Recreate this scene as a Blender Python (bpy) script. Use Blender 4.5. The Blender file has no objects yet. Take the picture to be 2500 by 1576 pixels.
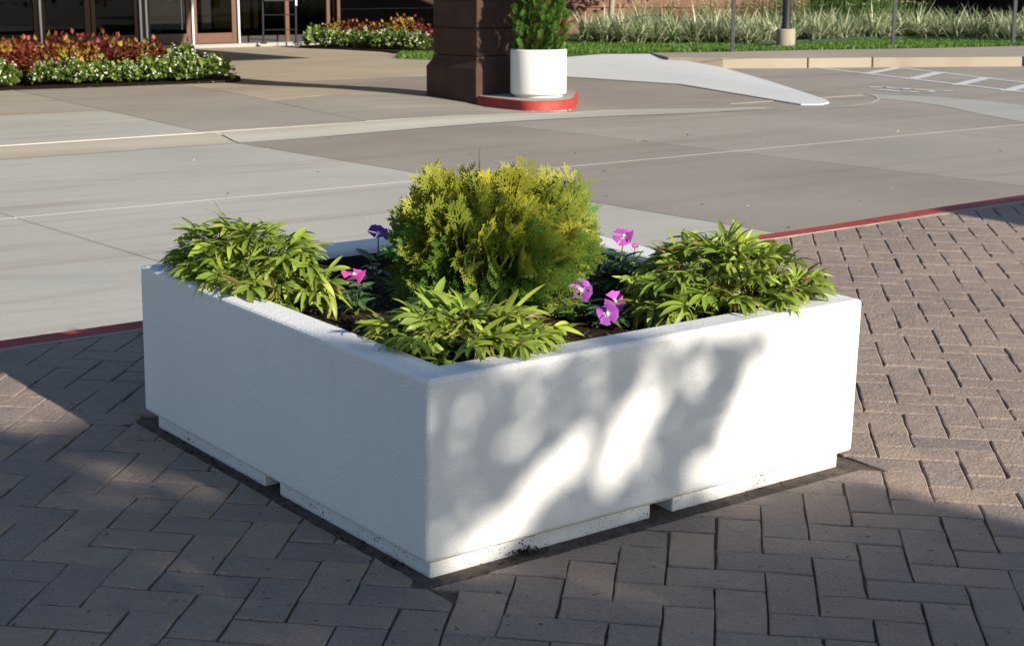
import bpy, math, random
import numpy as np
from mathutils import Matrix, Vector, Euler

rnd = random.Random(11)
rs = np.random.RandomState(5)
pi = math.pi
sc = bpy.context.scene
col = sc.collection

# ------------------------------------------------------------------ camera
cam = bpy.data.cameras.new('camera')
cam.lens = 57.1; cam.sensor_width = 36; cam.sensor_fit = 'HORIZONTAL'
cam.clip_start = 0.05; cam.clip_end = 600
cam.dof.use_dof = True; cam.dof.focus_distance = 4.4; cam.dof.aperture_fstop = 14
camo = bpy.data.objects.new('camera', cam); col.objects.link(camo)
camo.location = (0, 0, 1.4159)
camo.rotation_euler = (math.radians(90 - 12.1), 0, 0)
sc.camera = camo

# ------------------------------------------------------------------ sky, sun, exposure
SUN_AZ, SUN_EL = math.radians(-45), math.radians(20.7)      # azimuth from +x
SUN = Vector((math.cos(SUN_AZ)*math.cos(SUN_EL), math.sin(SUN_AZ)*math.cos(SUN_EL), math.sin(SUN_EL)))
w = bpy.data.worlds.new('World'); sc.world = w; w.use_nodes = True
nt = w.node_tree
sky = nt.nodes.new('ShaderNodeTexSky'); sky.sky_type = 'NISHITA'; sky.sun_disc = False
sky.sun_elevation = SUN_EL; sky.sun_rotation = pi/2 - SUN_AZ
sky.altitude = 300; sky.air_density = 1.0; sky.dust_density = 0.5; sky.ozone_density = 2.0
bg = nt.nodes['Background']; bg.inputs['Strength'].default_value = 0.09
nt.links.new(sky.outputs[0], bg.inputs[0])
sl = bpy.data.lights.new('sun', 'SUN'); sl.energy = 5.0; sl.angle = math.radians(0.53); sl.color = (1, 0.925, 0.80)
slo = bpy.data.objects.new('sun', sl); col.objects.link(slo)
slo.rotation_euler = SUN.to_track_quat('Z', 'Y').to_euler()
slo.location = (20, -20, 20)
sc.view_settings.view_transform = 'Standard'; sc.view_settings.look = 'None'
sc.view_settings.exposure = 0.74; sc.view_settings.gamma = 1; sc.view_settings.use_curve_mapping = False

# ------------------------------------------------------------------ frames of reference
# the paved island (with the planter) is a slightly tilted plane in the level world
H0 = 1.51666
T3 = Matrix(((0.99978259, 0.00498942, 0.02024522), (-0.00437075, 0.99952556, -0.03048867), (-0.02038774, 0.03039355, 0.99933006)))
ISL = Matrix.Translation((0, 0, 1.4159)) @ T3.to_4x4() @ Matrix.Translation((0, 0, -H0))
YAW = math.radians(38.138)
PN = Vector((-0.187, 3.5535))                       # near corner of the planter on the island plane
PA = Vector((math.cos(YAW), math.sin(YAW))); PB = Vector((-PA.y, PA.x))
PLM = ISL @ Matrix.Translation((PN.x, PN.y, 0)) @ Matrix.Rotation(YAW, 4, 'Z')   # planter axes: x to the right corner, y to the left corner
E1 = Vector((math.cos(math.radians(37.9)), math.sin(math.radians(37.9)))); E2 = Vector((-E1.y, E1.x))
def ST(s, t): return (E1.x*s + E2.x*t, E1.y*s + E2.y*t)
STM = Matrix.Rotation(math.radians(37.9), 4, 'Z')    # world from (s, t, z)

# ------------------------------------------------------------------ helpers
class MB:
    def __init__(s): s.v = []; s.f = []; s.c = []
    def add(s, vs, fs, c=None):
        o = len(s.v); s.v += [tuple(p) for p in vs]
        s.f += [tuple(i+o for i in q) for q in fs]
        if c is not None:
            if len(c) and isinstance(c[0], (tuple, list)): s.c += list(c)
            else: s.c += [tuple(c)]*len(vs)
    def box(s, x0, x1, y0, y1, z0, z1, c=None):
        s.add([(x0,y0,z0),(x1,y0,z0),(x1,y1,z0),(x0,y1,z0),(x0,y0,z1),(x1,y0,z1),(x1,y1,z1),(x0,y1,z1)],
              [(3,2,1,0),(4,5,6,7),(0,1,5,4),(1,2,6,5),(2,3,7,6),(3,0,4,7)], c)
    def prism(s, poly, z0, z1, c=None):
        n = len(poly)
        s.add([(p[0],p[1],z0) for p in poly]+[(p[0],p[1],z1) for p in poly],
              [tuple(range(n-1,-1,-1)), tuple(range(n,2*n))]+[(i,(i+1)%n,n+(i+1)%n,n+i) for i in range(n)], c)
    def tube(s, pts, rads, n=8, c=None, cap=True):
        o = []; m = len(pts)
        for i, p in enumerate(pts):
            p = Vector(p)
            d = (Vector(pts[min(i+1,m-1)])-Vector(pts[max(i-1,0)])).normalized()
            x = d.orthogonal().normalized() if i == 0 else (px - d*px.dot(d)).normalized()
            px = x; y = d.cross(x)
            r = rads[i] if isinstance(rads, (list, tuple)) else rads
            o += [p+(x*math.cos(2*pi*k/n)+y*math.sin(2*pi*k/n))*r for k in range(n)]
        f = [(i*n+k, i*n+(k+1)%n, (i+1)*n+(k+1)%n, (i+1)*n+k) for i in range(m-1) for k in range(n)]
        if cap: f += [tuple(range(n-1,-1,-1)), tuple(range((m-1)*n, m*n))]
        s.add(o, f, c)
    def lathe(s, prof, n=40, c=None, cap=True):
        o = [(r*math.cos(2*pi*k/n), r*math.sin(2*pi*k/n), z) for r, z in prof for k in range(n)]
        f = [(i*n+k, i*n+(k+1)%n, (i+1)*n+(k+1)%n, (i+1)*n+k) for i in range(len(prof)-1) for k in range(n)]
        if cap: f += [tuple(range(n-1,-1,-1)), tuple(range((len(prof)-1)*n, len(prof)*n))]
        s.add(o, f, c)
    def build(s, name, m, parent=None, mw=None, smooth=False, bevel=0, seg=2):
        return mkobj(name, s.v, s.f, m, parent, mw, s.c if s.c else None, smooth, bevel, seg)

def mkmesh(name, v, f, m, cols=None, smooth=False):
    me = bpy.data.meshes.new(name)
    me.from_pydata(v, [], f)
    if cols is not None:
        at = me.color_attributes.new('Col', 'FLOAT_COLOR', 'POINT')
        a = np.ones((len(v), 4), dtype=np.float32); a[:, :3] = np.asarray(cols, dtype=np.float32)[:, :3]
        at.data.foreach_set('color', a.ravel())
    if smooth: me.polygons.foreach_set('use_smooth', [True]*len(me.polygons))
    if m: me.materials.append(m)
    me.update()
    return me
def link(name, me, parent=None, mw=None):
    o = bpy.data.objects.new(name, me); col.objects.link(o)
    if parent: o.parent = parent
    if mw is not None:
        if parent: o.matrix_local = mw
        else: o.matrix_world = mw
    return o
def mkobj(name, v, f, m, parent=None, mw=None, cols=None, smooth=False, bevel=0, seg=2):
    o = link(name, mkmesh(name, v, f, m, cols, smooth), parent, mw)
    if bevel:
        b = o.modifiers.new('bevel', 'BEVEL'); b.width = bevel; b.segments = seg; b.limit_method = 'ANGLE'; b.angle_limit = math.radians(40)
    return o
def tag(o, label=None, cat=None, group=None, kind=None):
    if label: o['label'] = label
    if cat: o['category'] = cat
    if group: o['group'] = group
    if kind: o['kind'] = kind
    return o
def thing(name, label, cat, mw, group=None):
    o = bpy.data.objects.new(name, None); col.objects.link(o); o.matrix_world = mw; o.empty_display_size = 0.1
    return tag(o, label, cat, group)
def tr(x, y, z): return Matrix.Translation((x, y, z))
def plw(sa, tb, z): return PLM @ tr(sa, tb, z)
ORD = ['first','second','third','fourth','fifth','sixth','seventh','eighth','ninth','tenth','eleventh','twelfth','thirteenth','fourteenth',
       'fifteenth','sixteenth','seventeenth','eighteenth','nineteenth','twentieth','twenty-first','twenty-second','twenty-third','twenty-fourth','twenty-fifth']+['twenty-'+q for q in ('sixth','seventh','eighth','ninth')]+['thirtieth']+['thirty-'+q for q in ('first','second','third','fourth','fifth','sixth','seventh','eighth','ninth')]+['fortieth']
def sm(x): x = max(0, min(1, x)); return x*x*(3-2*x)

# ------------------------------------------------------------------ materials
def newmat(name, rough=0.7, spec=0.3):
    m = bpy.data.materials.new(name); m.use_nodes = True
    n = m.node_tree.nodes; b = n['Principled BSDF']
    b.inputs['Roughness'].default_value = rough; b.inputs['Specular IOR Level'].default_value = spec
    return m, m.node_tree, b
def noise(nt, scale, detail=4, vec=None, rough=0.55):
    n = nt.nodes.new('ShaderNodeTexNoise'); n.inputs['Scale'].default_value = scale
    n.inputs['Detail'].default_value = detail; n.inputs['Roughness'].default_value = rough
    if vec: nt.links.new(vec, n.inputs['Vector'])
    return n.outputs['Fac']
def ramp(nt, fac, stops):
    r = nt.nodes.new('ShaderNodeValToRGB'); e = r.color_ramp.elements
    while len(e) < len(stops): e.new(0.5)
    for el, (p, c) in zip(e, stops):
        el.position = p; el.color = (*c, 1) if isinstance(c, (tuple, list)) else (c, c, c, 1)
    nt.links.new(fac, r.inputs[0]); return r.outputs[0]
def mix(nt, fac, a, b, mode='MIX'):
    m = nt.nodes.new('ShaderNodeMix'); m.data_type = 'RGBA'; m.blend_type = mode
    for k, x in ((0, fac), (6, a), (7, b)):
        if isinstance(x, (int, float)): m.inputs[k].default_value = x
        elif isinstance(x, tuple): m.inputs[k].default_value = (*x, 1)
        else: nt.links.new(x, m.inputs[k])
    return m.outputs[2]
def bump(nt, b, h, strength, dist):
    n = nt.nodes.new('ShaderNodeBump'); n.inputs['Strength'].default_value = strength; n.inputs['Distance'].default_value = dist
    nt.links.new(h, n.inputs['Height']); nt.links.new(n.outputs[0], b.inputs['Normal'])
def pos(nt, scale=None, rot=0):
    g = nt.nodes.new('ShaderNodeNewGeometry'); o = g.outputs['Position']
    if scale:
        mp = nt.nodes.new('ShaderNodeMapping'); mp.vector_type = 'POINT'
        r = nt.nodes.new('ShaderNodeVectorRotate'); r.rotation_type = 'Z_AXIS'; r.inputs['Angle'].default_value = rot
        nt.links.new(o, r.inputs['Vector']); nt.links.new(r.outputs[0], mp.inputs['Vector'])
        mp.inputs['Scale'].default_value = scale; o = mp.outputs[0]
    return o

def concrete(name, c, stain=(0.20, 0.13, 0.075), amt=0.35, dark=0.75, rough=0.85):
    m, nt, b = newmat(name, rough, 0.25)
    p = pos(nt)
    big = noise(nt, 0.55, 7, p)
    base = mix(nt, ramp(nt, big, [(0.3, 0.0), (0.7, 1.0)]), tuple(x*dark for x in c), c)
    st = noise(nt, 1.0, 6, pos(nt, (0.22, 2.6, 1), -math.radians(37.9)), 0.6)
    base = mix(nt, ramp(nt, st, [(0.52, 0.0), (0.72, amt*1.15)]), base, stain)
    st2 = noise(nt, 1.0, 6, pos(nt, (0.5, 4.0, 1), -math.radians(8)), 0.65)
    base = mix(nt, ramp(nt, st2, [(0.56, 0.0), (0.72, amt*0.8)]), base, tuple(x*0.45 for x in c))
    fine = noise(nt, 90, 3, p)
    base = mix(nt, 0.35, base, ramp(nt, fine, [(0.25, 0.62), (0.75, 1.0)]), 'MULTIPLY')
    spk = noise(nt, 28, 2, p)
    base = mix(nt, ramp(nt, spk, [(0.73, 0.0), (0.78, 0.5)]), base, (0.07, 0.055, 0.045))
    nt.links.new(base, b.inputs['Base Color'])
    bump(nt, b, fine, 0.25, 0.004)
    return m
M_ROAD = concrete('road_concrete', (0.37, 0.33, 0.28), dark=0.78)
M_SLABL = concrete('pale_slab_concrete', (0.50, 0.475, 0.42), amt=0.38, dark=0.84)
M_SLABD = concrete('brown_slab_concrete', (0.345, 0.30, 0.255), amt=0.3, dark=0.8)
M_SLABM = concrete('mid_slab_concrete', (0.385, 0.345, 0.295), amt=0.3, dark=0.82)
M_APRON = concrete('apron_concrete', (0.44, 0.40, 0.34), amt=0.5, dark=0.8)
M_APRTAN = concrete('tan_concrete', (0.49, 0.415, 0.31), amt=0.4, dark=0.8)
M_GUTTER = concrete('pale_gutter_concrete', (0.44, 0.42, 0.365), amt=0.2, dark=0.9)
M_WHITEC = concrete('new_white_concrete', (0.66, 0.66, 0.65), amt=0.06, dark=0.94)
M_TANK = concrete('tan_kerb_concrete', (0.36, 0.31, 0.235), amt=0.25, dark=0.85)
M_WALK = concrete('sidewalk_concrete', (0.40, 0.34, 0.27), amt=0.25, dark=0.85)
M_WALK2 = concrete('worn_tan_concrete', (0.42, 0.375, 0.31), amt=0.35, dark=0.85)
M_JLIGHT = concrete('joint_sealant', (0.56, 0.52, 0.45), amt=0.1, dark=0.9)
M_GREYC = concrete('island_concrete', (0.40, 0.38, 0.35), amt=0.2)
M_PATCH = concrete('repair_patch_concrete', (0.43, 0.415, 0.375), amt=0.12, dark=0.9)

def plain(name, c, rough=0.6, spec=0.3, var=0.15, scale=8, bmp=0, bscale=100, metal=0):
    m, nt, b = newmat(name, rough, spec)
    tc = nt.nodes.new('ShaderNodeTexCoord')
    n = noise(nt, scale, 5, tc.outputs['Object'])
    nt.links.new(mix(nt, ramp(nt, n, [(0.3, 0.0), (0.7, 1.0)]), tuple(x*(1-var) for x in c), c), b.inputs['Base Color'])
    b.inputs['Metallic'].default_value = metal
    if bmp: bump(nt, b, noise(nt, bscale, 3, tc.outputs['Object']), bmp, 0.003)
    return m

def stucco(name, pits=0.0):
    m, nt, b = newmat(name, 0.62, 0.3)
    tc = nt.nodes.new('ShaderNodeTexCoord').outputs['Object']
    n1 = noise(nt, 1.6, 6, tc); n2 = noise(nt, 160, 4, tc)
    c = mix(nt, ramp(nt, n1, [(0.3, 0.0), (0.7, 1.0)]), (0.67, 0.66, 0.64), (0.74, 0.73, 0.71))
    sp = noise(nt, 75, 2, tc)
    c = mix(nt, ramp(nt, sp, [(0.765, 0.0), (0.785, 0.7)]), c, (0.14, 0.12, 0.1))
    c = mix(nt, ramp(nt, noise(nt, 11, 8, tc, 0.72), [(0.58, 0.0), (0.76, 0.22)]), c, (0.42, 0.39, 0.34))
    if pits:
        big = noise(nt, 5, 3, tc)
        v = nt.nodes.new('ShaderNodeTexVoronoi'); v.inputs['Scale'].default_value = 130; nt.links.new(tc, v.inputs['Vector'])
        th = ramp(nt, big, [(0.35, 0.04), (0.7, 0.46)])
        lt = nt.nodes.new('ShaderNodeMath'); lt.operation = 'LESS_THAN'
        nt.links.new(v.outputs['Distance'], lt.inputs[0]); nt.links.new(th, lt.inputs[1])
        n3 = noise(nt, 60, 1, tc); gt = nt.nodes.new('ShaderNodeMath'); gt.operation = 'GREATER_THAN'; gt.inputs[1].default_value = 0.5
        nt.links.new(n3, gt.inputs[0])
        mu = nt.nodes.new('ShaderNodeMath'); mu.operation = 'MULTIPLY'; nt.links.new(lt.outputs[0], mu.inputs[0]); nt.links.new(gt.outputs[0], mu.inputs[1])
        c = mix(nt, mu.outputs[0], c, (0.03, 0.027, 0.025))
    nt.links.new(c, b.inputs['Base Color'])
    bump(nt, b, mix(nt, 0.3, n2, noise(nt, 45, 3, tc)), 0.6, 0.006)
    return m
M_STUCCO = stucco('white_stucco'); M_STUCCOP = stucco('pitted_white_concrete', 1)
M_POT = plain('white_pot_glaze', (0.72, 0.705, 0.67), 0.45, 0.4, 0.06, 3, 0.1, 150)
M_LINER = plain('black_liner', (0.012, 0.012, 0.013), 0.7)

def redpaint():
    m, nt, b = newmat('red_kerb_paint', 0.6, 0.3)
    p = pos(nt)
    c = mix(nt, ramp(nt, noise(nt, 3, 6, p), [(0.3, 0.0), (0.7, 1.0)]), (0.27, 0.030, 0.024), (0.36, 0.050, 0.038))
    c = mix(nt, ramp(nt, noise(nt, 9, 8, p, 0.7), [(0.66, 0.0), (0.69, 0.85)]), c, (0.42, 0.37, 0.31))
    c = mix(nt, ramp(nt, noise(nt, 70, 3, p), [(0.62, 0.0), (0.72, 0.5)]), c, (0.16, 0.03, 0.025))
    nt.links.new(c, b.inputs['Base Color']); bump(nt, b, noise(nt, 60, 4, p), 0.35, 0.005)
    return m
M_RED = redpaint()

def paver():
    m, nt, b = newmat('paver_concrete', 0.8, 0.25)
    p = pos(nt)
    c = mix(nt, ramp(nt, noise(nt, 0.9, 5, p), [(0.35, 0.0), (0.65, 1.0)]), (0.33, 0.25, 0.20), (0.46, 0.345, 0.265))
    oi = nt.nodes.new('ShaderNodeObjectInfo')
    c = mix(nt, ramp(nt, oi.outputs['Random'], [(0.0, 0.0), (1.0, 0.85)]), c, (0.26, 0.215, 0.195))
    c = mix(nt, ramp(nt, noise(nt, 7, 6, p, 0.65), [(0.5, 0.0), (0.72, 0.5)]), c, (0.205, 0.178, 0.17))
    c = mix(nt, ramp(nt, noise(nt, 16, 5, p, 0.7), [(0.58, 0.0), (0.7, 0.35)]), c, (0.42, 0.34, 0.27))
    c = mix(nt, ramp(nt, noise(nt, 45, 3, p), [(0.66, 0.0), (0.73, 0.8)]), c, (0.05, 0.043, 0.04))
    c = mix(nt, 0.5, c, ramp(nt, noise(nt, 130, 5, p, 0.75), [(0.3, 0.5), (0.6, 1.0)]), 'MULTIPLY')
    c = mix(nt, ramp(nt, noise(nt, 30, 6, p, 0.75), [(0.56, 0.0), (0.7, 0.45)]), c, (0.46, 0.37, 0.29))
    nt.links.new(c, b.inputs['Base Color'])
    h = mix(nt, 0.4, noise(nt, 22, 7, p, 0.7), noise(nt, 110, 4, p, 0.65))
    bump(nt, b, h, 1.0, 0.022)
    return m
M_PAVER = paver()
M_JOINT = plain('joint_grit', (0.15, 0.12, 0.10), 0.95, 0.1, 0.5, 30, 0.6, 120)
M_SLABDK = plain('dark_footing_concrete', (0.105, 0.098, 0.085), 0.9, 0.2, 0.45, 9, 0.5, 90)
M_MULCH = plain('dark_mulch', (0.028, 0.018, 0.012), 0.95, 0.1, 0.6, 40, 0.9, 60)

def foliage(name, rough=0.45, trans=0.3, spec=0.35):
    m, nt, b = newmat(name, rough, spec)
    a = nt.nodes.new('ShaderNodeVertexColor'); a.layer_name = 'Col'
    oi = nt.nodes.new('ShaderNodeObjectInfo')
    hs = nt.nodes.new('ShaderNodeHueSaturation'); nt.links.new(a.outputs[0], hs.inputs['Color'])
    mr = nt.nodes.new('ShaderNodeMapRange'); mr.inputs[3].default_value = 0.78; mr.inputs[4].default_value = 1.2
    nt.links.new(oi.outputs['Random'], mr.inputs[0]); nt.links.new(mr.outputs[0], hs.inputs['Value'])
    c = hs.outputs[0]
    nt.links.new(c, b.inputs['Base Color'])
    t = nt.nodes.new('ShaderNodeBsdfTranslucent'); nt.links.new(c, t.inputs[0])
    ms = nt.nodes.new('ShaderNodeMixShader'); ms.inputs[0].default_value = trans
    nt.links.new(b.outputs[0], ms.inputs[1]); nt.links.new(t.outputs[0], ms.inputs[2])
    nt.links.new(ms.outputs[0], nt.nodes['Material Output'].inputs[0])
    return m
M_LEAF = foliage('leaf'); M_CONIFER = foliage('conifer_leaf', 0.55, 0.25, 0.25); M_PETAL = foliage('petal', 0.5, 0.35, 0.2)
M_GLOSSY = foliage('glossy_leaf', 0.3, 0.2, 0.5)
M_BARK = plain('bark', (0.16, 0.11, 0.08), 0.9, 0.1, 0.5, 20, 0.8, 40)
M_PALEBARK = plain('pale_bark', (0.42, 0.36, 0.30), 0.9, 0.1, 0.4, 15, 0.6, 40)
M_STONE = plain('brown_stone', (0.27, 0.15, 0.105), 0.85, 0.2, 0.25, 5, 0.5, 70)
M_STONEDK = plain('brown_pillar_stone', (0.075, 0.043, 0.034), 0.85, 0.2, 0.25, 5, 0.5, 70)
M_BRONZE = plain('bronze_frame', (0.125, 0.056, 0.033), 0.45, 0.4, 0.12, 6)
M_DKFRAME = plain('dark_bronze_frame', (0.045, 0.036, 0.034), 0.4, 0.4, 0.15, 6)
M_SILVER = plain('bright_metal', (0.75, 0.78, 0.82), 0.35, 0.5, 0.1, 10, metal=0.6)
M_BLACK = plain('black_metal', (0.018, 0.018, 0.02), 0.4, 0.4, 0.2)
M_GREYM = plain('grey_painted_metal', (0.055, 0.057, 0.065), 0.45, 0.4, 0.2)
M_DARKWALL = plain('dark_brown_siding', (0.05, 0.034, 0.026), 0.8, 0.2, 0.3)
M_INT = plain('interior_dark', (0.012, 0.011, 0.01), 0.8)
M_OLIVE = plain('olive_interior_wall', (0.30, 0.26, 0.12), 0.8, 0.2, 0.3, 2)
M_WPAINT = plain('white_road_paint', (0.70, 0.70, 0.70), 0.7, 0.2, 0.3, 6)
M_WSTICK = plain('white_sticker', (0.8, 0.8, 0.8), 0.5)
M_EDGE = plain('green_edging', (0.03, 0.06, 0.045), 0.5)
M_ROOF = plain('canopy_soffit', (0.25, 0.21, 0.18), 0.8)
def glass():
    m = bpy.data.materials.new('tinted_glass'); m.use_nodes = True; nt = m.node_tree; nt.nodes.remove(nt.nodes['Principled BSDF'])
    t = nt.nodes.new('ShaderNodeBsdfTransparent'); t.inputs[0].default_value = (0.34, 0.34, 0.30, 1)
    g = nt.nodes.new('ShaderNodeBsdfGlossy'); g.inputs['Roughness'].default_value = 0.02; g.inputs[0].default_value = (0.8, 0.82, 0.85, 1)
    fr = nt.nodes.new('ShaderNodeFresnel'); fr.inputs[0].default_value = 1.3
    ms = nt.nodes.new('ShaderNodeMixShader'); nt.links.new(fr.outputs[0], ms.inputs[0])
    nt.links.new(t.outputs[0], ms.inputs[1]); nt.links.new(g.outputs[0], ms.inputs[2])
    nt.links.new(ms.outputs[0], nt.nodes['Material Output'].inputs[0])
    return m
M_GLASS = glass()

# ================================================================== SETTING
# ---- ground sheet far around, road base
g = MB(); g.add([(-150,-150,-0.5),(150,-150,-0.5),(150,220,-0.5),(-150,220,-0.5)], [(0,1,2,3)])
tag(g.build('ground', M_ROAD), kind='structure')
road = MB(); road.add([(*ST(-50,5.62),0),(*ST(60,5.62),0),(*ST(60,90),0),(*ST(-50,90),0)], [(0,1,2,3)])
road = tag(road.build('road', M_ROAD), kind='structure')

def slab(name, s0, s1, t0, t1, m, parent, z1=0.003, gap=0.006, zf=None, tlow=None):
    b = MB()
    t0 += gap; t1 -= gap
    if zf is None:
        s0 += gap; s1 -= gap
        P = [ST(s0,t0), ST(s1,t0), ST(s1,t1), ST(s0,t1)]
        b.prism(P, -0.02, z1)
        return b.build(name, m, parent, bevel=0.004, seg=1)
    ns = max(1, int((s1(t0)-s0(t0))/0.5)); ntt = max(1, int((t1-t0)/0.5)); vs = []; fs = []
    for i in range(ns+1):
        for j in range(ntt+1):
            t = t0+(t1-t0)*j/ntt; s = s0(t)+gap+(s1(t)-s0(t)-2*gap)*i/ns
            if tlow: t = tlow(s)+(t1-tlow(s))*j/ntt
            x, y = ST(s, t); vs.append((x, y, zf(s, t)))
    for i in range(ns):
        for j in range(ntt):
            q = i*(ntt+1)+j; fs.append((q, q+ntt+1, q+ntt+2, q+1))
    b.add(vs, fs)
    # skirts
    ring = [i*(ntt+1) for i in range(ns+1)] + [ns*(ntt+1)+j for j in range(1, ntt+1)] + [i*(ntt+1)+ntt for i in range(ns-1, -1, -1)] + [j for j in range(ntt-1, 0, -1)]
    lo = [(vs[i][0], vs[i][1], -0.02) for i in ring]; o = len(b.v); b.v += lo
    for k in range(len(ring)): k2 = (k+1) % len(ring); b.f.append((ring[k], o+k, o+k2, ring[k2]))
    return b.build(name, m, parent)

SL = [-2.6, 0.5, 3.55, 6.70, 9.55, 12.28, 15.3]
for i in range(len(SL)-1):
    ml = M_SLABL if SL[i] < 6 else (M_SLABD if SL[i] < 9 else M_SLABM)
    slab('concrete_slab', SL[i], SL[i+1], 5.60, 9.37, ml, road)
    if SL[i] < 12: slab('concrete_slab', SL[i], SL[i+1], 9.37, 12.47 if SL[i] < 9 else 12.3, ml, road)
b = MB(); b.prism([ST(-2.6, 9.3645), ST(15.3, 9.3645), ST(15.3, 9.3755), ST(-2.6, 9.3755)], -0.02, 0.0035)
b.build('joint_sealant', M_JLIGHT, road)
# pale curved repair bands and arc by the parking bay
def strip(name, left, right, z, m, parent=None):
    b = MB(); n = len(left)
    b.add([(p[0], p[1], z) for p in left]+[(p[0], p[1], z) for p in right], [(i, n+i, n+i+1, i+1) for i in range(n-1)])
    return b.build(name, m, parent)
strip('pale_repair_band', [(4.30,19.77),(5.01,19.35),(5.37,18.82),(5.66,18.07),(6.3,16.2)], [(4.30,19.08),(4.57,18.56),(4.75,17.95),(4.84,16.95),(5.01,15.96)], 0.0025, M_PATCH, road)
arc = [(2.66,17.44),(3.19,17.61),(3.72,17.95),(4.05,18.38),(4.26,18.95),(4.33,19.5),(4.30,20.0)]
strip('pale_arc_line', [(x-0.01, y+0.022) for x, y in arc], [(x+0.01, y-0.022) for x, y in arc], 0.004, M_JLIGHT, road)

# ---- entrance apron with its sloped gutter edge
def tb(s): return 12.43 if s < 7 else 12.43+0.2*sm((s-7)/2.5) - 0.5*sm((s-9.8)/3.2)
def tg(s): return 12.85+0.12*sm((s-7)/2.5)+0.1*sm(s-10)-0.75*sm((s-11.3)/1.8)
def rise(s): return 0.058*(1-sm((s-9.3)/2.0))
def hump(s, t): return 0.05*sm((t-13.9)/1.2)*(1-sm((t-16.4)/2.5))*sm((s-8.2)/1.6)*(1-sm((s-10.9)/1.0))
def zap(s, t): return 0.008+rise(s)+hump(s, t)
def gstrip(name, s0, s1, m, parent):
    n = max(2, int((s1-s0)/0.3)); vs = []; k = 4
    for i in range(n+1):
        s = s0+(s1-s0)*i/n
        for j in range(k+1):
            u = j/k; t = tb(s)+(tg(s)-tb(s))*u; x, y = ST(s, t); vs.append((x, y, 0.006+rise(s)*sm(u)))
    fs = [(i*(k+1)+j, (i+1)*(k+1)+j, (i+1)*(k+1)+j+1, i*(k+1)+j+1) for i in range(n) for j in range(k)]
    return mkobj(name, vs, fs, m, parent, smooth=True)
apron = MB(); apron.prism([ST(-8, 13.4), ST(13.0, 13.4), ST(13, 29.2), ST(-8, 29.2)], -0.02, 0.003)
apron = tag(apron.build('apron', M_APRON), kind='structure')
gstrip('gutter_strip', 6.72, 13.1, M_GUTTER, apron)
gstrip('gutter_strip', -8, 6.70, M_WALK2, apron)
b = MB(); b.prism([ST(-8, 12.875), ST(6.6, 12.875), ST(6.6, 12.90), ST(-8, 12.90)], 0.0, 0.068); b.build('joint_sealant', M_JLIGHT, apron)
def j1(t): return 6.63+0.11*(t-12.85)
def j2(t): return 8.25+0.17*(t-12.4)
inf = lambda v: (lambda t: v)
for f0, f1, t0, t1, m_ in ((inf(-8), j1, 12.9, 14.43, M_SLABL), (inf(-8), j1, 14.43, 15.57, M_SLABL), (inf(-8), j1, 15.57, 19.2, M_APRON), (j1, j2, 12.93, 19.2, M_SLABM),
                           (j2, inf(11.0), 12.97, 15.57, M_SLABM), (j2, inf(11.0), 15.57, 19.2, M_APRTAN), (inf(-8), inf(10.6), 19.2, 29.3, M_APRTAN), (inf(10.6), inf(18.5), 19.2, 29.3, M_APRTAN)):
    slab('apron_slab', f0, f1, t0, t1, m_, apron, zf=zap)
slab('apron_slab', inf(11.0), inf(13.1), 12.75, 19.2, M_SLABD, apron, zf=zap, tlow=tg)
slab('apron_slab', inf(13.1), inf(15.4), 12.9, 19.2, M_SLABD, apron, zf=lambda s, t: 0.006)

# ---- white flare ramp, tan kerb, sidewalk, lawn
wr = [(0.75,22.95,.02),(2.20,21.38,.02),(2.93,18.93,.018),(3.20,18.08,.014),(3.42,18.1,.014),(3.56,18.35,.014),(3.60,18.67,.014),(3.54,19.56,.025),(3.37,21.82,.05),(3.12,24.31,.07),(2.66,25.96,.10),(2.27,27.4,.14),(1.51,27.0,.14),(0.86,26.35,.12),(-0.9,25.0,.08),(-0.9,23.6,.05)]
b = MB(); n = len(wr); b.add([(x,y,z) for x,y,z in wr]+[(x,y,-0.02) for x,y,z in wr], [tuple(range(n))]+[(n+i, n+(i+1)%n, (i+1)%n, i) for i in range(n)])
tag(b.build('white_ramp', M_WHITEC), kind='structure')
KT = [(2.45,25.6),(3.25,25.30),(4.58,25.42),(5.62,25.62),(6.62,25.70),(8.04,25.84),(12,26.4),(17,27.4)]
kb = thing('kerb', 'tan concrete kerb edging the pale sidewalk by the lawn', 'kerb', tr(2.4,25.5,0))
segs = [(0,2),(2,3),(3,5),(5,7)]
def lerp2(P, u):
    i = min(int(u), len(P)-2); f = u-i; return (P[i][0]+(P[i+1][0]-P[i][0])*f, P[i][1]+(P[i+1][1]-P[i][1])*f)
for a_, c_ in segs:
    us = [a_+0.008+(c_-a_-0.016)*k/6 for k in range(7)]; P = [lerp2(KT, u) for u in us]
    vs = []
    for (x, y), u in zip(P, us): hk = .02+.13*sm(u/1.3); vs += [(x-2.4, y-25.5, 0), (x-2.4, y-25.5+0.02, hk), (x-2.4, y-25.5+0.16, hk+.006), (x-2.4, y-25.5+0.16, 0)]
    fs = [(i*4+k, (i+1)*4+k, (i+1)*4+k+1, i*4+k+1) for i in range(6) for k in range(3)]+[(0,1,2,3),(27,26,25,24)]
    mkobj('kerb_section', vs, fs, M_TANK, kb, bevel=0.018)
LF = [(-1.0,27.42),(-0.9,27.38),(0.87,26.80),(2.07,27.09),(3.53,27.54),(5.07,28.17),(6.64,28.66),(7.88,29.16),(9.29,29.86),(14,32)]
b = MB(); P = [(x, y+0.162) for x, y in KT]+[(x, y+0.02) for x, y in reversed(LF[2:])]+[(1.51,27.02),(2.27,27.4)]
b.prism(P, 0.0, 0.150); tag(b.build('sidewalk', M_WALK), kind='structure')
P = LF+[(14,44),(-1.0,44)]
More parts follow.
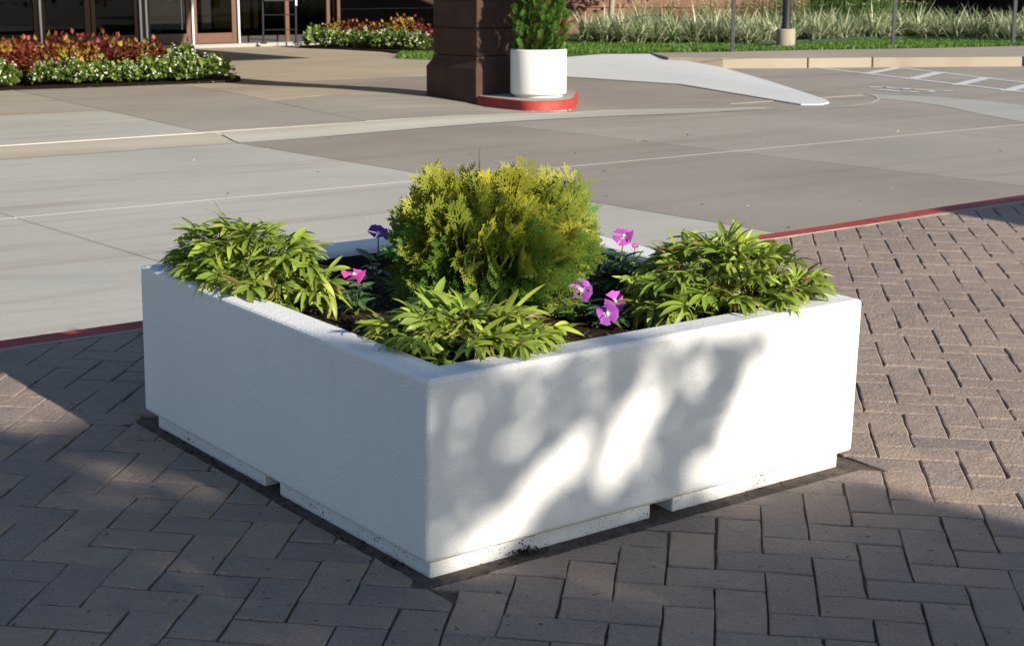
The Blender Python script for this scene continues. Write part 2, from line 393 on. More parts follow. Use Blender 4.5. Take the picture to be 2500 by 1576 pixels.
b = MB(); b.prism(P, -0.02, 0.152)
M_LAWN = plain('lawn_soil', (0.045, 0.085, 0.018), 0.95, 0.1, 0.4, 12)
lawn = tag(b.build('lawn', M_LAWN), kind='structure')
# lawn grass blades
LB = [(1.0,30.6),(2.31,30.2),(3.56,30.2),(4.47,30.05),(5.96,31.2),(6.74,32.2),(7.74,32.6),(8.33,32.2),(9.69,31.18),(13,32.5)]
def yat(P, x):
    for (x0,y0),(x1,y1) in zip(P, P[1:]):
        if x0 <= x <= x1: return y0+(y1-y0)*(x-x0)/(x1-x0)
    return P[-1][1] if x > P[-1][0] else P[0][1]
vs = []; fs = []; cs = []
for i in range(26000):
    x = rnd.uniform(-2.0, 11.5)
    zb_ = .15 if x > -1 else .02
    y0 = yat(LF, x) if x > -1 else 27.2-(x+1)*.9; y1 = yat(LB, x) if x > 1 else (30.6 if x > -1 else 29.4)
    y = rnd.uniform(y0+0.01, y1+0.3)
    a = rnd.uniform(0, pi); h = rnd.uniform(0.03, 0.075); ww = 0.012; o = len(vs)
    lx, ly = rnd.gauss(0, 0.025), rnd.gauss(0, 0.025)
    vs += [(x-ww*math.cos(a), y-ww*math.sin(a), zb_), (x+ww*math.cos(a), y+ww*math.sin(a), zb_), (x+lx, y+ly, zb_+h)]
    fs.append((o, o+1, o+2)); k = rnd.uniform(0.7, 1.25); cs += [(0.085*k, 0.17*k, 0.022*k)]*3
tag(mkobj('lawn_grass', vs, fs, M_LEAF, cols=cs), 'short mown green grass along the sidewalk', 'grass', kind='stuff')
# dark green edging between lawn and planting bed
b = MB()
for (x0,y0),(x1,y1) in zip(LB[3:], LB[4:]): b.tube([(x0,y0-0.1,0.2),(x1,y1-0.1,0.2)], 0.028, 6)
tag(b.build('lawn_edging', M_EDGE), 'dark green plastic edging between lawn and striped grasses', 'edging')

# ---- painted parking marks
HT = [(4.71,25.3),(5.04,25.0),(5.52,23.48),(5.70,22.07),(5.98,20.82),(6.30,20.13),(7.3,18.0)]
b = MB()
def pline(b, p, q, wd, z=0.005):
    p = Vector(p); q = Vector(q); d = (q-p).normalized(); nrm = Vector((-d.y, d.x))*wd/2
    b.add([(*(p+nrm), z), (*(p-nrm), z), (*(q-nrm), z), (*(q+nrm), z)], [(0,1,2,3)])
marks = tag(bpy.data.objects.new('parking_markings', None), kind='structure'); col.objects.link(marks)
for p, q, wd in (((4.71,25.55), (6.80,18.4), 0.10), ((6.0,25.5), (7.75,18.2), 0.10)):
    b = MB(); pline(b, p, q, wd, 0.004); b.build('painted_line', M_WPAINT, marks)
for p, q in (((5.14,23.85),(6.02,25.5)), ((5.50,22.62),(6.36,24.3)), ((5.81,21.4),(6.66,22.97)), ((6.12,20.3),(6.95,21.75)), ((6.45,19.1),(7.25,20.5))):
    b = MB(); pline(b, p, q, 0.17, 0.005); b.build('hatch_stripe', M_WPAINT, marks)
# wheelchair symbol painted flat on the bay, seen at a low angle
sy = MB()
def spl(P, wd):
    for p, q in zip(P, P[1:]): pline(sy, p, q, wd, 0.0055)
spl([(4.57,20.98),(4.78,20.97)], 0.16); spl([(4.78,21.0),(4.84,20.75),(4.92,20.66)], 0.10); spl([(4.9,20.68),(5.04,20.68)], 0.22)
spl([(4.60,20.52),(4.68,20.45)], 0.2); spl([(4.66,20.46),(4.80,20.2),(5.0,20.12)], 0.11)
spl([(5.05,20.62),(5.20,20.44),(5.32,20.30),(5.46,20.28)], 0.12); spl([(5.10,20.15),(5.20,20.22),(5.27,20.34)], 0.13)
sy.build('wheelchair_symbol', M_WPAINT, marks)

# ================================================================== PAVED ISLAND
KN, KF = 2.560, 2.712                                   # kerb band in planter axes (y)
def pl2f(sa, tb_): return (PN.x+PA.x*sa+PB.x*tb_, PN.y+PA.y*sa+PB.y*tb_)
isl = MB(); isl.prism([(-9,-16),(14,-16),(14,KN),(-9,KN)], -0.5, 0.003)
paving = tag(isl.build('brick_paving', M_JOINT, mw=PLM), kind='structure')
# red kerb
rk = thing('red_kerb', 'red painted kerb along the far edge of the brick paving', 'kerb', PLM @ tr(0, KF, 0))
for s0, s1 in ((-4.5,-1.2),(-1.2,1.85),(1.85,4.72),(4.72,7.8),(7.8,9.0)):
    n = 22; vs = []; 
    for i in range(n+1):
        s = s0+0.003+(s1-s0-0.006)*i/n; bow = 0.035*sm((s-4.2)/2.2)-0.03*sm((s-3.0)/0.8)*(1-sm((s-4.2)/1.2))
        e = rnd.uniform(-0.004, 0.004)
        vs += [(s, 0.0+bow, -0.16), (s, -0.008+bow, 0.002), (s, -0.022+bow, 0.014), (s, KN-KF+0.020+e+bow*0.5, 0.015)]
    mkobj('painted_section', vs, [(i*4+k, i*4+k+1, (i+1)*4+k+1, (i+1)*4+k) for i in range(n) for k in range(3)], M_RED, rk, smooth=False)
    vs2 = []
    for i in range(n+1):
        s = s0+0.003+(s1-s0-0.006)*i/n; q = vs[i*4+3]
        vs2 += [(s, q[1], 0.0148), (s, KN-KF+0.003+rnd.uniform(-0.006,0.004), 0.0135), (s, KN-KF+0.003, 0.0)]
    mkobj('bare_edge', vs2, [(i*3+k, i*3+k+1, (i+1)*3+k+1, (i+1)*3+k) for i in range(n) for k in range(2)], M_TANK, rk)
# bricks: herringbone, clipped at the kerb and round the planter footing
BW = 0.1178; BTH = YAW-pi/4; BO = Vector((0.897, 3.979))
bex = Vector((math.cos(BTH), math.sin(BTH))); bey = Vector((-bex.y, bex.x))
FX0, FX1, FY0, FY1 = -0.018, 1.545, -0.036, 1.525      # footing cut-out in planter axes
def topl(p): d = p-PN; return Vector((d.dot(PA), d.dot(PB)))
def clip(poly, f):
    out = []
    for i in range(len(poly)):
        p, q = poly[i], poly[(i+1) % len(poly)]; a_, c_ = f(p), f(q)
        if a_ >= 0: out.append(p)
        if (a_ >= 0) != (c_ >= 0): out.append(p+(q-p)*(a_/(a_-c_)))
    return out
def area(P): return abs(sum(P[i].x*P[(i+1)%len(P)].y-P[(i+1)%len(P)].x*P[i].y for i in range(len(P))))/2 if len(P) > 2 else 0
def inset(P, d):
    n = len(P); o = []
    for i in range(n):
        p0, p1, p2 = P[i-1], P[i], P[(i+1) % n]
        e0 = (p1-p0).normalized(); e1 = (p2-p1).normalized(); n0 = Vector((-e0.y, e0.x)); n1 = Vector((-e1.y, e1.x))
        bs = n0+n1; k = 1/max(0.35, 1+n0.dot(n1)); o.append(p1+bs*d*k)
    return o
camP = (ISL.inverted() @ Vector((0, 0, 1.4159)))
bricks = []
for cx in range(-34, 36):
    for cy in range(-22, 46):
        k = (cx-cy) % 4
        if k == 0: dims = (2, 1)
        elif k == 3: dims = (1, 2)
        else: continue
        o = BO+bex*cx*BW+bey*cy*BW
        P = [o, o+bex*dims[0]*BW, o+bex*dims[0]*BW+bey*dims[1]*BW, o+bey*dims[1]*BW]
        c = sum(P, Vector((0, 0)))/4
        if c.y < 2.2 or abs(c.x) > 0.36*c.y+0.55: continue
        Q = [topl(p) for p in P]
        if min(q.y for q in Q) > KN or max(q.y for q in Q) < -2.2: continue
        Q = clip(Q, lambda q: KN-0.002-q.y)
        if len(Q) < 3: continue
        cand = [clip(Q, lambda q: FX0-q.x), clip(Q, lambda q: q.x-FX1), clip(Q, lambda q: FY0-q.y), clip(Q, lambda q: q.y-FY1)]
        Q = max(cand, key=area)
        if area(Q) < 0.0006: continue
        bricks.append((c.y, Q))
bricks.sort(key=lambda b_: b_[0])
def brick_geo(Q, origin, dz):
    # split long edges, wobble them, bevel to a worn rim
    P = []
    for i in range(len(Q)):
        p, q = Q[i], Q[(i+1) % len(Q)]; L = (q-p).length
        if L < 0.004: continue
        nseg = 3 if L > 0.15 else (2 if L > 0.06 else 1)
        for k in range(nseg): P.append(p+(q-p)*(k/nseg))
    if len(P) < 3: return None
    A = sum(P[i].x*P[(i+1)%len(P)].y-P[(i+1)%len(P)].x*P[i].y for i in range(len(P)))
    if A < 0: P.reverse()
    jo = inset(P, 0.0027+rnd.uniform(-0.0012, 0.0016))
    jo = [p+Vector((rnd.uniform(-.0022,.0022), rnd.uniform(-.0022,.0022))) for p in jo]
    ji = inset(jo, 0.0045); n = len(P); c = sum(ji, Vector((0,0)))/n
    tx, ty = rnd.uniform(-.014,.014), rnd.uniform(-.014,.014)
    zt = lambda p: 0.0125+dz+tx*(p.x-c.x)+ty*(p.y-c.y)
    vs = [(p.x, p.y, -0.004) for p in jo]+[(p.x, p.y, zt(p)-0.0022+rnd.uniform(-.0012,.0008)) for p in jo]+[(p.x, p.y, zt(p)+rnd.uniform(-.0012,.0008)) for p in ji]+[(c.x, c.y, 0.0132+dz)]
    fs = []
    for i in range(n):
        j = (i+1) % n
        fs += [(i, j, n+j, n+i), (n+i, n+j, 2*n+j, 2*n+i), (2*n+i, 2*n+j, 3*n)]
    return [(x-origin.x, y-origin.y, z) for x, y, z in vs], fs
far = MB()
for i, (_, Q) in enumerate(bricks):
    if i < 300:
        c = sum(Q, Vector((0, 0)))/len(Q); g = brick_geo(Q, c, rnd.uniform(-.0015,.0015))
        if g: mkobj('brick', g[0], g[1], M_PAVER, paving, tr(c.x, c.y, 0), smooth=False)
    else:
        g = brick_geo(Q, Vector((0, 0)), rnd.uniform(-.0015,.0015))
        if g: far.add(*g)
if far.v: tag(far.build('far_bricks', M_PAVER, paving), kind='stuff')

# footing under the planter
b = MB(); b.box(-0.010, 1.535, -0.029, 1.517, -0.05, 0.0)
tag(b.build('planter_footing', M_SLABDK, mw=PLM, bevel=0.006), 'dark concrete footing slab showing as a border under the white planter', 'footing')

# ---- planter
pl = thing('square_planter', 'large square white concrete planter in the foreground', 'planter', PLM)
W = 1.5; Z0, Z1, TI = 0.0526, 0.5035, 0.108
vs = [(0,0,Z0),(W,0,Z0),(W,W,Z0),(0,W,Z0),(0,0,Z1),(W,0,Z1),(W,W,Z1),(0,W,Z1),(TI,TI,Z1-.004),(W-TI,TI,Z1-.004),(W-TI,W-TI,Z1-.004),(TI,W-TI,Z1-.004),
      (TI+.012,TI+.012,0.36),(W-TI-.012,TI+.012,0.36),(W-TI-.012,W-TI-.012,0.36),(TI+.012,W-TI-.012,0.36)]
fs = [(3,2,1,0)]+[(i,(i+1)%4,4+(i+1)%4,4+i) for i in range(4)]+[(4+i,4+(i+1)%4,8+(i+1)%4,8+i) for i in range(4)]+[(8+i,8+(i+1)%4,12+(i+1)%4,12+i) for i in range(4)]+[(12,13,14,15)]
mkobj('body', vs, fs, M_STUCCO, pl, bevel=0.013, seg=3)
b = MB(); I = 0.030
b.box(I-.002, W-I+.002, I-.002, W-I+.002, 0.040, 0.0524)
c0, c1 = 0.737, 0.817
for xa, xb in ((I, c0), (c1, W-I)):
    for ya, yb in ((I, c0), (c1, W-I)): b.box(xa, xb, ya, yb, 0.0005, 0.041)
b.build('base', M_STUCCOP, pl, bevel=0.004)
li = MB(); q0, q1 = TI+.0135, W-TI-.0135
li.add([(q0,q0,.365),(q1,q0,.365),(q1,q1,.365),(q0,q1,.365),(q0-.007,q0-.007,.478),(q1+.007,q0-.007,.478),(q1+.007,q1+.007,.478),(q0-.007,q1+.007,.478)], [(i,4+i,4+(i+1)%4,(i+1)%4) for i in range(4)])
li.build('liner', M_LINER, pl)
# soil with mulch chips
SOIL = 0.425
n = 26; vs = []
for i in range(n+1):
    for j in range(n+1):
        x = q0-.004+(q1-q0+.008)*i/n; y = q0-.004+(q1-q0+.008)*j/n
        vs.append((x, y, SOIL+rnd.uniform(-.007,.007)+0.012*math.sin(x*7)*math.cos(y*6)))
tag(mkobj('planter_soil', vs, [(i*(n+1)+j,(i+1)*(n+1)+j,(i+1)*(n+1)+j+1,i*(n+1)+j+1) for i in range(n) for j in range(n)], M_MULCH, mw=PLM, smooth=True), 'dark mulched soil inside the square white planter', 'soil', kind='stuff')
def chips(name, m, mw, pts, lo, hi, cols, label, cat):
    b = MB()
    for x, y, z in pts:
        L = rnd.uniform(lo, hi); ww = L*rnd.uniform(.15,.4); h = ww*.4
        R = Euler((rnd.uniform(-.5,.5), rnd.uniform(-.5,.5), rnd.uniform(0, 6.3))).to_matrix()
        vv = [R @ Vector(p)+Vector((x,y,z)) for p in ((-L,-ww,0),(L,-ww*.5,0),(L*.8,ww,0),(-L*.9,ww*.7,0),(-L*.6,0,h),(L*.6,0,h))]
        b.add(vv, [(3,2,1,0),(0,1,5,4),(1,2,5),(2,3,4,5),(3,0,4)], rnd.choice(cols))
    return tag(b.build(name, m, mw=mw), label, cat, kind='stuff')
chips('mulch_chips', M_LEAF, PLM, [(rnd.uniform(q0,q1), rnd.uniform(q0,q1), SOIL+.008) for _ in range(2600)], .005, .018,
      [(.06,.033,.02),(.035,.02,.013),(.11,.06,.035),(.02,.013,.01),(.16,.11,.07)], 'shredded bark mulch over the soil in the square planter', 'mulch')
debris = [(rnd.uniform(.0,1.5), rnd.uniform(-.03,.03), .004) for _ in range(60)]+[(rnd.uniform(-.008,.03), rnd.uniform(.05,1.48), .004) for _ in range(120)]
debris += [(0.30+rnd.gauss(0,.022), 0.018+rnd.gauss(0,.008), .006+rnd.uniform(0,.012)) for _ in range(60)]
chips('footing_debris', M_LEAF, PLM, debris, .003, .012, [(.03,.022,.015),(.06,.045,.03),(.015,.012,.01),(.12,.09,.06)], 'dark plant debris caught along the planter footing', 'debris')

# ================================================================== PLANTS IN THE PLANTER
def blade(n, L, wd, arch, fold, prof, rng):
    # strip along +x, drooping by arch, two quads wide
    vs = []; ang = 0; x = z = 0; ds = L/n
    for i in range(n+1):
        u = i/n; hw = wd*prof(u)/2
        vs += [(x, -hw, z+hw*fold), (x, 0, z), (x, hw, z+hw*fold)]
        ang -= arch/n; x += ds*math.cos(ang); z += ds*math.sin(ang)
    fs = [(i*3+k, (i+1)*3+k, (i+1)*3+k+1, i*3+k+1) for i in range(n) for k in range(2)]
    return vs, fs
lance = lambda u: 0.16+math.sin(pi*min(1, u*0.93+0.05))**0.8*(1-0.15*u) if u < 0.985 else 0.05
oval = lambda u: max(0.04, math.sin(pi*min(1, u**0.8))**0.7)
def palmate(rng):
    b = MB(); nl = rng.choice([5, 6, 7, 7]); pet = rng.uniform(.03,.06)
    tint = rng.random(); fine = (.8,.5) if rng.random() < .27 else (1,1)
    g0 = (0.34, 0.395, 0.06); g1 = (0.15, 0.235, 0.03); g2 = (0.20, 0.16, 0.05)
    c = [g0[i]+(g1[i]-g0[i])*tint for i in range(3)]
    if fine[1] < 1 and rng.random() < .7: c = list(g2)
    b.tube([(-pet,0,-pet*.7),(-pet*.4,0,-pet*.15),(0,0,0)], .0016, 4, tuple(x*.8 for x in c), cap=False)
    for k in range(nl):
        a = (k/(nl-1)-.5)*rng.uniform(2.5,3.4)+rng.gauss(0,.1)
        L = rng.uniform(.065,.10)*(1-.32*abs(a)/1.7)*fine[0]; wd = rng.uniform(.0085,.0155)*fine[1]
        if rng.random() < .15: wd *= 1.5
        v, f = blade(5, L, wd, rng.uniform(.2,1.3), .35, lance, rng)
        R = Euler((rng.gauss(0,.35), rng.uniform(-.5,.15), a)).to_matrix()
        kk = rng.uniform(.8,1.2)
        cc = []
        for i in range(len(v)):
            m_ = 1.12 if i % 3 == 1 else 1.0
            cc.append(tuple(x*kk*m_ for x in c))
        b.add([R @ Vector(p) for p in v], f, cc)
    return mkmesh('leaf', b.v, b.f, M_LEAF, b.c, True)
PAL = [palmate(rnd) for _ in range(30)]
def leaf_clump(name, label, sa, tb_, ra, rb, top, nleaf, ninner, group, over=None):
    # a mound of palmate leaves: outer ones single leaves, inner ones one mass
    t = thing(name, label, 'plant', plw(sa, tb_, SOIL), group)
    H = top-SOIL
    st = MB()
    for k in range(9):
        a = rnd.uniform(0, 6.28); r = rnd.uniform(.2,.85)
        st.tube([(0,0,0),(ra*r*.6*math.cos(a), rb*r*.6*math.sin(a), H*.4),(ra*r*math.cos(a), rb*r*math.sin(a), H*.75)], [.004,.003,.002], 5, (.10,.10,.04))
    st.build('stems', M_LEAF, t)
    inner = MB()
    for k in range(nleaf+ninner):
        a = rnd.uniform(0, 6.28)
        outer = k < nleaf
        r = math.sqrt(rnd.uniform(.0, 1.0)) if outer else math.sqrt(rnd.uniform(0,.8))
        prof = (1-r**2.6)
        z = H*(.30+.62*prof+rnd.uniform(-.12,.10)) if outer else H*(.15+.5*prof*rnd.random())
        if r > .8 and outer: z = H*rnd.uniform(.22,.62)
        x, y = ra*r*math.cos(a), rb*r*math.sin(a)
        yaw = math.atan2(math.sin(a)*rb, math.cos(a)*ra)+rnd.gauss(0,.75)
        pitch = -.75*(1-r)+.25*r+rnd.gauss(0,.35)
        sc_ = rnd.uniform(.8,1.2)
        if z < 0.06 and not outer: z = 0.06
        # leaves standing over the wall stay above the rim
        wx, wy = sa+x, tb_+y
        if min(wx, wy, 1.5-wx, 1.5-wy) < .15: z = max(z, Z1-SOIL+.026); pitch = min(pitch, .2 if min(wx, wy, 1.5-wx, 1.5-wy) < .06 else .1)
        M = Matrix.LocRotScale((x, y, z), Euler((rnd.gauss(0,.3), pitch, yaw)), (sc_, sc_, sc_))
        me = rnd.choice(PAL)
        if outer: link('leaf', me, t, M)
        else:
            cc = [0]*(len(me.vertices)*4); me.color_attributes['Col'].data.foreach_get('color', cc)
            inner.add([M @ v.co for v in me.vertices], [tuple(p.vertices) for p in me.polygons], [tuple(cc[4*i:4*i+3]) for i in range(len(me.vertices))])
    tag(inner.build('inner_foliage', M_LEAF, t, smooth=True), kind='stuff')
    return t
G_ = 'lime green trailing plants in the square planter'
leaf_clump('lime_foliage_plant', 'lime narrow-leaved plant spilling over the left corner of the square planter', .205, 1.195, .175, .36, .65, 130, 90, G_)
leaf_clump('lime_foliage_plant', 'half-shaded lime narrow-leaved plant in the front corner of the square planter', .335, .305, .23, .255, .572, 120, 80, G_)
leaf_clump('lime_foliage_plant', 'lime narrow-leaved plant spilling over the right corner of the square planter', 1.225, .285, .30, .245, .645, 155, 95, G_)
leaf_clump('lime_foliage_plant', 'small wispy olive plant in the back corner of the planter behind the shrub', 1.33, 1.16, .085, .085, .60, 14, 10, G_)

# vinca: paired glossy leaves on a stem, five-petalled flowers
def oleaf(rng, L, wd):
    v, f = blade(5, L, wd, rng.uniform(.2,.7), .3, oval, rng)
    cc = [(.12,.24,.07) if i % 3 == 1 else (.032,.10,.022) for i in range(len(v))]
    return mkmesh('leaf', v, f, M_GLOSSY, cc, True)
OV = [oleaf(rnd, L, L*.40) for L in (.055,.064,.074,.082)]
def petal_mesh(c, tipc):
    n = 5; vs = []; cs = []
    for i in range(n+1):
        u = i/n; hw = .0150*(.2+.95*sm(u*1.1))*(1 if u < .95 else .72); x = .003+.0225*u
        for k in (-1, 0, 1):
            vs.append((x-(abs(k)*.004 if i == n else 0), hw*k, .003*u-.004*abs(k)*u+(.0008 if k == 1 else -.0008)))
            q = max(0, 1-u*4.5); cs.append(tuple((c[j]+(tipc[j]-c[j])*u)*(1-q)+.75*q for j in range(3)))
    fs = [(i*3+k, (i+1)*3+k, (i+1)*3+k+1, i*3+k+1) for i in range(n) for k in range(2)]
    return mkmesh('petal', vs, fs, M_PETAL, cs, True)
PET = {'pink': petal_mesh((.62,.05,.30), (.66,.11,.45)), 'purple': petal_mesh((.36,.05,.42), (.40,.11,.50)), 'violet': petal_mesh((.20,.04,.42), (.22,.05,.46)), 'magenta': petal_mesh((.55,.07,.43), (.56,.12,.53))}
ey = MB(); ey.lathe([(.0001,.004),(.003,.0035),(.0034,.0015)], 8, (.85,.8,.8), cap=False); EYE = mkmesh('eye', ey.v, ey.f, M_PETAL, ey.c, True)
def vinca(label, sa, tb_, flowers, spread, nst, height):
    t = thing('vinca_plant', label, 'flower', plw(sa, tb_, SOIL))
    st = MB(); tips = []
    for k in range(nst):
        a = 6.28*k/nst+rnd.uniform(-.3,.3); r = spread*(0 if k == 0 else rnd.uniform(.5,1)); h = height*rnd.uniform(.65,1.0)
        p = [(0,0,0),(r*.5*math.cos(a), r*.5*math.sin(a), h*.55),(r*math.cos(a), r*math.sin(a), h)]
        st.tube(p, [.0035,.003,.002], 5, (.16,.22,.07)); tips.append(p)
    for p in tips:
        h = p[2][2]; nn = max(3, int(h/.02))
        for q in range(nn):
            u = .25+.75*(q+.5)/nn
            c = [2*(1-u)*u*p[1][i]+u*u*p[2][i] for i in range(3)]
            ya = q*1.57+rnd.uniform(-.4,.4)
            for s in (0, pi):
                if rnd.random() < .1: continue
                k = rnd.uniform(.8,1.1)*(1.05-.2*u)
                link('leaf', rnd.choice(OV), t, Matrix.LocRotScale(c, Euler((rnd.gauss(0,.2), rnd.uniform(-.55,.12), ya+s)), (k,k,k)))
    for (fx, fy, fz, kind, tilt, az, size) in flowers:
        x, y, z = fx-sa, fy-tb_, fz-SOIL
        st.tube([(x*.7, y*.7, z*.5), (x*.95, y*.95, z*.8), (x, y, z-.003)], [.003,.0025,.002], 5, (.2,.25,.09))
        R = Matrix.LocRotScale((x,y,z), Euler((0, tilt, az)), (size,size,size))
        f = bpy.data.objects.new('flower', EYE); col.objects.link(f); f.parent = t; f.matrix_local = R
        for k in range(5): link('petal', PET[kind], f, Matrix.Rotation(2*pi*k/5+rnd.gauss(0,.08), 4, 'Z') @ Matrix.Rotation(rnd.gauss(.12,.1), 4, 'X') @ Matrix.Rotation(rnd.gauss(0,.22), 4, 'Y'))
    st.build('stems', M_GLOSSY, t)
    return t
# azimuths below are in planter axes: the camera lies towards about (-0.6,-0.8)
CA = math.atan2(-.78,-.62)
vinca('single dark violet vinca flower beside the left of the golden shrub', .62, 1.16, [(.625,1.16,.592,'violet',.75,CA+.55,1.3)], .03, 2, .14)
vinca('pink vinca with a white-eyed flower left of the golden shrub', .365, .875, [(.355,.875,.548,'pink',.55,CA,1.45)], .06, 4, .105)
vinca('tall pink vinca at the right behind the golden shrub', 1.20, .72, [(1.21,.70,.60,'magenta',.6,CA,1.35),(1.19,.79,.575,'pink',.5,CA+.5,.5),(1.26,.70,.565,'pink',.6,CA,.45)], .09, 7, .13)
vinca('purple vinca with one large open flower at the shrub right foot', .885, .50, [(.868,.492,.512,'purple',1.15,CA,1.35)], .05, 5, .07)
vinca('purple vinca with a pair of open flowers near the planter front rim', .87, .37, [(.915,.395,.493,'magenta',.95,CA-.2,1.3),(.84,.345,.478,'purple',1.1,CA+.2,1.3)], .055, 5, .06)

# golden arborvitae: thousands of flat scale sprays
def frond_geo(rng):
    q = []; tt = []
    def strip(x0, y0, x1, y1, w0, w1, t0, t1):
        d = math.hypot(x1-x0, y1-y0); nx, ny = -(y1-y0)/d, (x1-x0)/d
        q.append([(x0+nx*w0, y0+ny*w0), (x0-nx*w0, y0-ny*w0), (x1-nx*w1, y1-ny*w1), (x1+nx*w1, y1+ny*w1)]); tt.append([t0,t0,t1,t1])
    strip(0,0,.5,0,.017,.016,0,.5); strip(.5,0,1,0,.016,.008,.5,1)
    n = 6
    for k in range(n):
        u = .12+.8*k/n
        for s in (-1,1):
            a = s*rng.uniform(.55,.85); L = (.46-.30*u)*rng.uniform(.8,1.15)+.06; x0 = u+rng.uniform(-.02,.02)
            x1, y1 = x0+L*math.cos(a), L*math.sin(a)
            strip(x0,0,x1,y1,.016,.011,u,min(1,u+.35))
            for j in range(3 if u < .6 else 2):
                v = .3+.24*j; xs, ys = x0+(x1-x0)*v, y1*v
                for s2 in (-1,1):
                    a2 = a+s2*rng.uniform(.5,.8); l2 = L*.36*rng.uniform(.7,1.2)*(1.1-v*.5)
                    strip(xs,ys,xs+l2*math.cos(a2),ys+l2*math.sin(a2),.0165,.010,min(1,u+.2),min(1,u+.5))
    V = np.array(q).reshape(-1,2); tt = np.array(tt).ravel()
    z = .05*np.sin(V[:,0]*2.2)-.12*V[:,0]**2*.5-.25*np.abs(V[:,1])**1.5
    return np.column_stack([V, z]), tt
def conifer_mass(frs, placements):
    VV = []; CC = []; n = 0
    for (loc, R, size, cb, ct, fi) in placements:
        V, t = frs[fi]
        VV.append((V*size) @ R.T+loc); t = t[:,None]
        CC.append(cb*(1-t)+ct*t)
    V = np.vstack(VV); C = np.vstack(CC); F = np.arange(len(V)).reshape(-1,4)
    return V.tolist(), F.tolist(), C
def frame_from(d, roll):
    d = Vector(d).normalized(); up = Vector((0,0,1)) if abs(d.z) < .95 else Vector((1,0,0))
    y = up.cross(d).normalized(); z = d.cross(y)
    M = Matrix((d, y, z)).transposed() @ Matrix.Rotation(roll, 3, 'X')
    return np.array(M)
FR = [frond_geo(rnd) for _ in range(8)]
sh = thing('golden_arborvitae', 'round golden green arborvitae shrub in the middle of the square planter', 'shrub', plw(.755, .75, SOIL))
pls = []
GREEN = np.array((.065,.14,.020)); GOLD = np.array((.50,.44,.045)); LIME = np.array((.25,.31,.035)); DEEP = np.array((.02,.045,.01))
lob = [(rnd.uniform(0,6.28), rnd.uniform(.15,1.3), rnd.uniform(.25,.5)) for _ in range(16)]
for k in range(1650):
    a = rnd.uniform(0, 2*pi); cz = rnd.uniform(-.55, 1.0); el = math.asin(cz)
    depth = rnd.random()
    rr = 1.0-.06*rnd.random() if depth < .58 else rnd.uniform(.5,.92)
    lump = 1
    for la, le, lr in lob:
        dd = math.acos(max(-1,min(1, math.sin(el)*math.sin(le)+math.cos(el)*math.cos(le)*math.cos(a-la))))
        lump += .07*math.exp(-(dd/(lr*.6))**2)
    lump = lump-.09
    rx = .232 if cz > -.1 else .232*(1-.18*(-cz-.1)/.45)
    d = Vector((math.cos(a)*math.cos(el), math.sin(a)*math.cos(el), math.sin(el)))
    loc = np.array((d.x*rx*rr*lump, d.y*rx*rr*lump, .150+d.z*(.168 if d.z > 0 else .135)*rr*lump))
    od = Vector((d.x, d.y, d.z*.7+.55+rnd.gauss(0,.12)))+Vector((rnd.gauss(0,.28), rnd.gauss(0,.28), rnd.gauss(0,.2)))
    if cz < -.05 and rnd.random() < .6: od.z -= .9
    if k % 14 == 0 and cz > .05: od = Vector((d.x*.6, d.y*.6, 1.0)); loc = loc*1.03; depth = 0
    size = (rnd.uniform(.12,.15) if k % 14 == 0 else rnd.uniform(.062,.115))*(1.1 if depth < .58 else .95)
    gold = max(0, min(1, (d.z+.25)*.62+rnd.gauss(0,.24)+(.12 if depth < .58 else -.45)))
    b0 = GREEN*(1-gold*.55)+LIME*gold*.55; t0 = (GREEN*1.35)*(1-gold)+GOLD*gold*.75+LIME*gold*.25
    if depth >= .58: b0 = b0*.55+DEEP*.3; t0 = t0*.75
    v = rnd.uniform(.8,1.2)
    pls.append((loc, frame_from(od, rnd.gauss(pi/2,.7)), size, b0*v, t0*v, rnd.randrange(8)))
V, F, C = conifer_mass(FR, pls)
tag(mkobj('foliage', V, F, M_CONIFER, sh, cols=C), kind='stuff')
b = MB()
for k in range(9):
    a = 6.28*k/9+rnd.uniform(-.2,.2); r = rnd.uniform(.08,.2)
    b.tube([(rnd.uniform(-.02,.02), rnd.uniform(-.02,.02), -.01), (r*.4*math.cos(a), r*.4*math.sin(a), .1), (r*math.cos(a), r*math.sin(a), .26)], [.012,.008,.003], 6)
b.build('trunk', M_BARK, sh)

# ================================================================== PILLAR, ISLAND, POT
pm = STM @ tr(10.60, 14.25, 0)                       # near corner; x along e1, y along e2
pw, pd = 1.02, 0.94
pil = thing('stone_pillar', 'dark brown stone canopy pillar on a wider chamfered base behind the round pot', 'pillar', pm)
b = MB(); c = .055
def ring(i, z): return [(i,i,z),(pw-i,i,z),(pw-i,pd-i,z),(i,pd-i,z)]
vs = ring(0,-.02)+ring(0,.41)+ring(c,.50)+ring(c+.0,.54); fs = [(3,2,1,0)]+[(k*4+i,k*4+(i+1)%4,(k+1)*4+(i+1)%4,(k+1)*4+i) for k in range(3) for i in range(4)]+[(12,13,14,15)]
mkobj('base', vs, fs, M_STONEDK, pil, bevel=.006)
z = .545
for k in range(10):
    b = MB(); h = .305; b.box(c+.004, pw-c-.004, c+.004, pd-c-.004, z, z+h-.012); b.build('stone_course', M_STONEDK, pil, bevel=.012)
    b = MB(); b.box(c+.03, pw-c-.03, c+.03, pd-c-.03, z+h-.013, z+h+.001); b.build('mortar_joint', M_STONEDK, pil)
    z += h
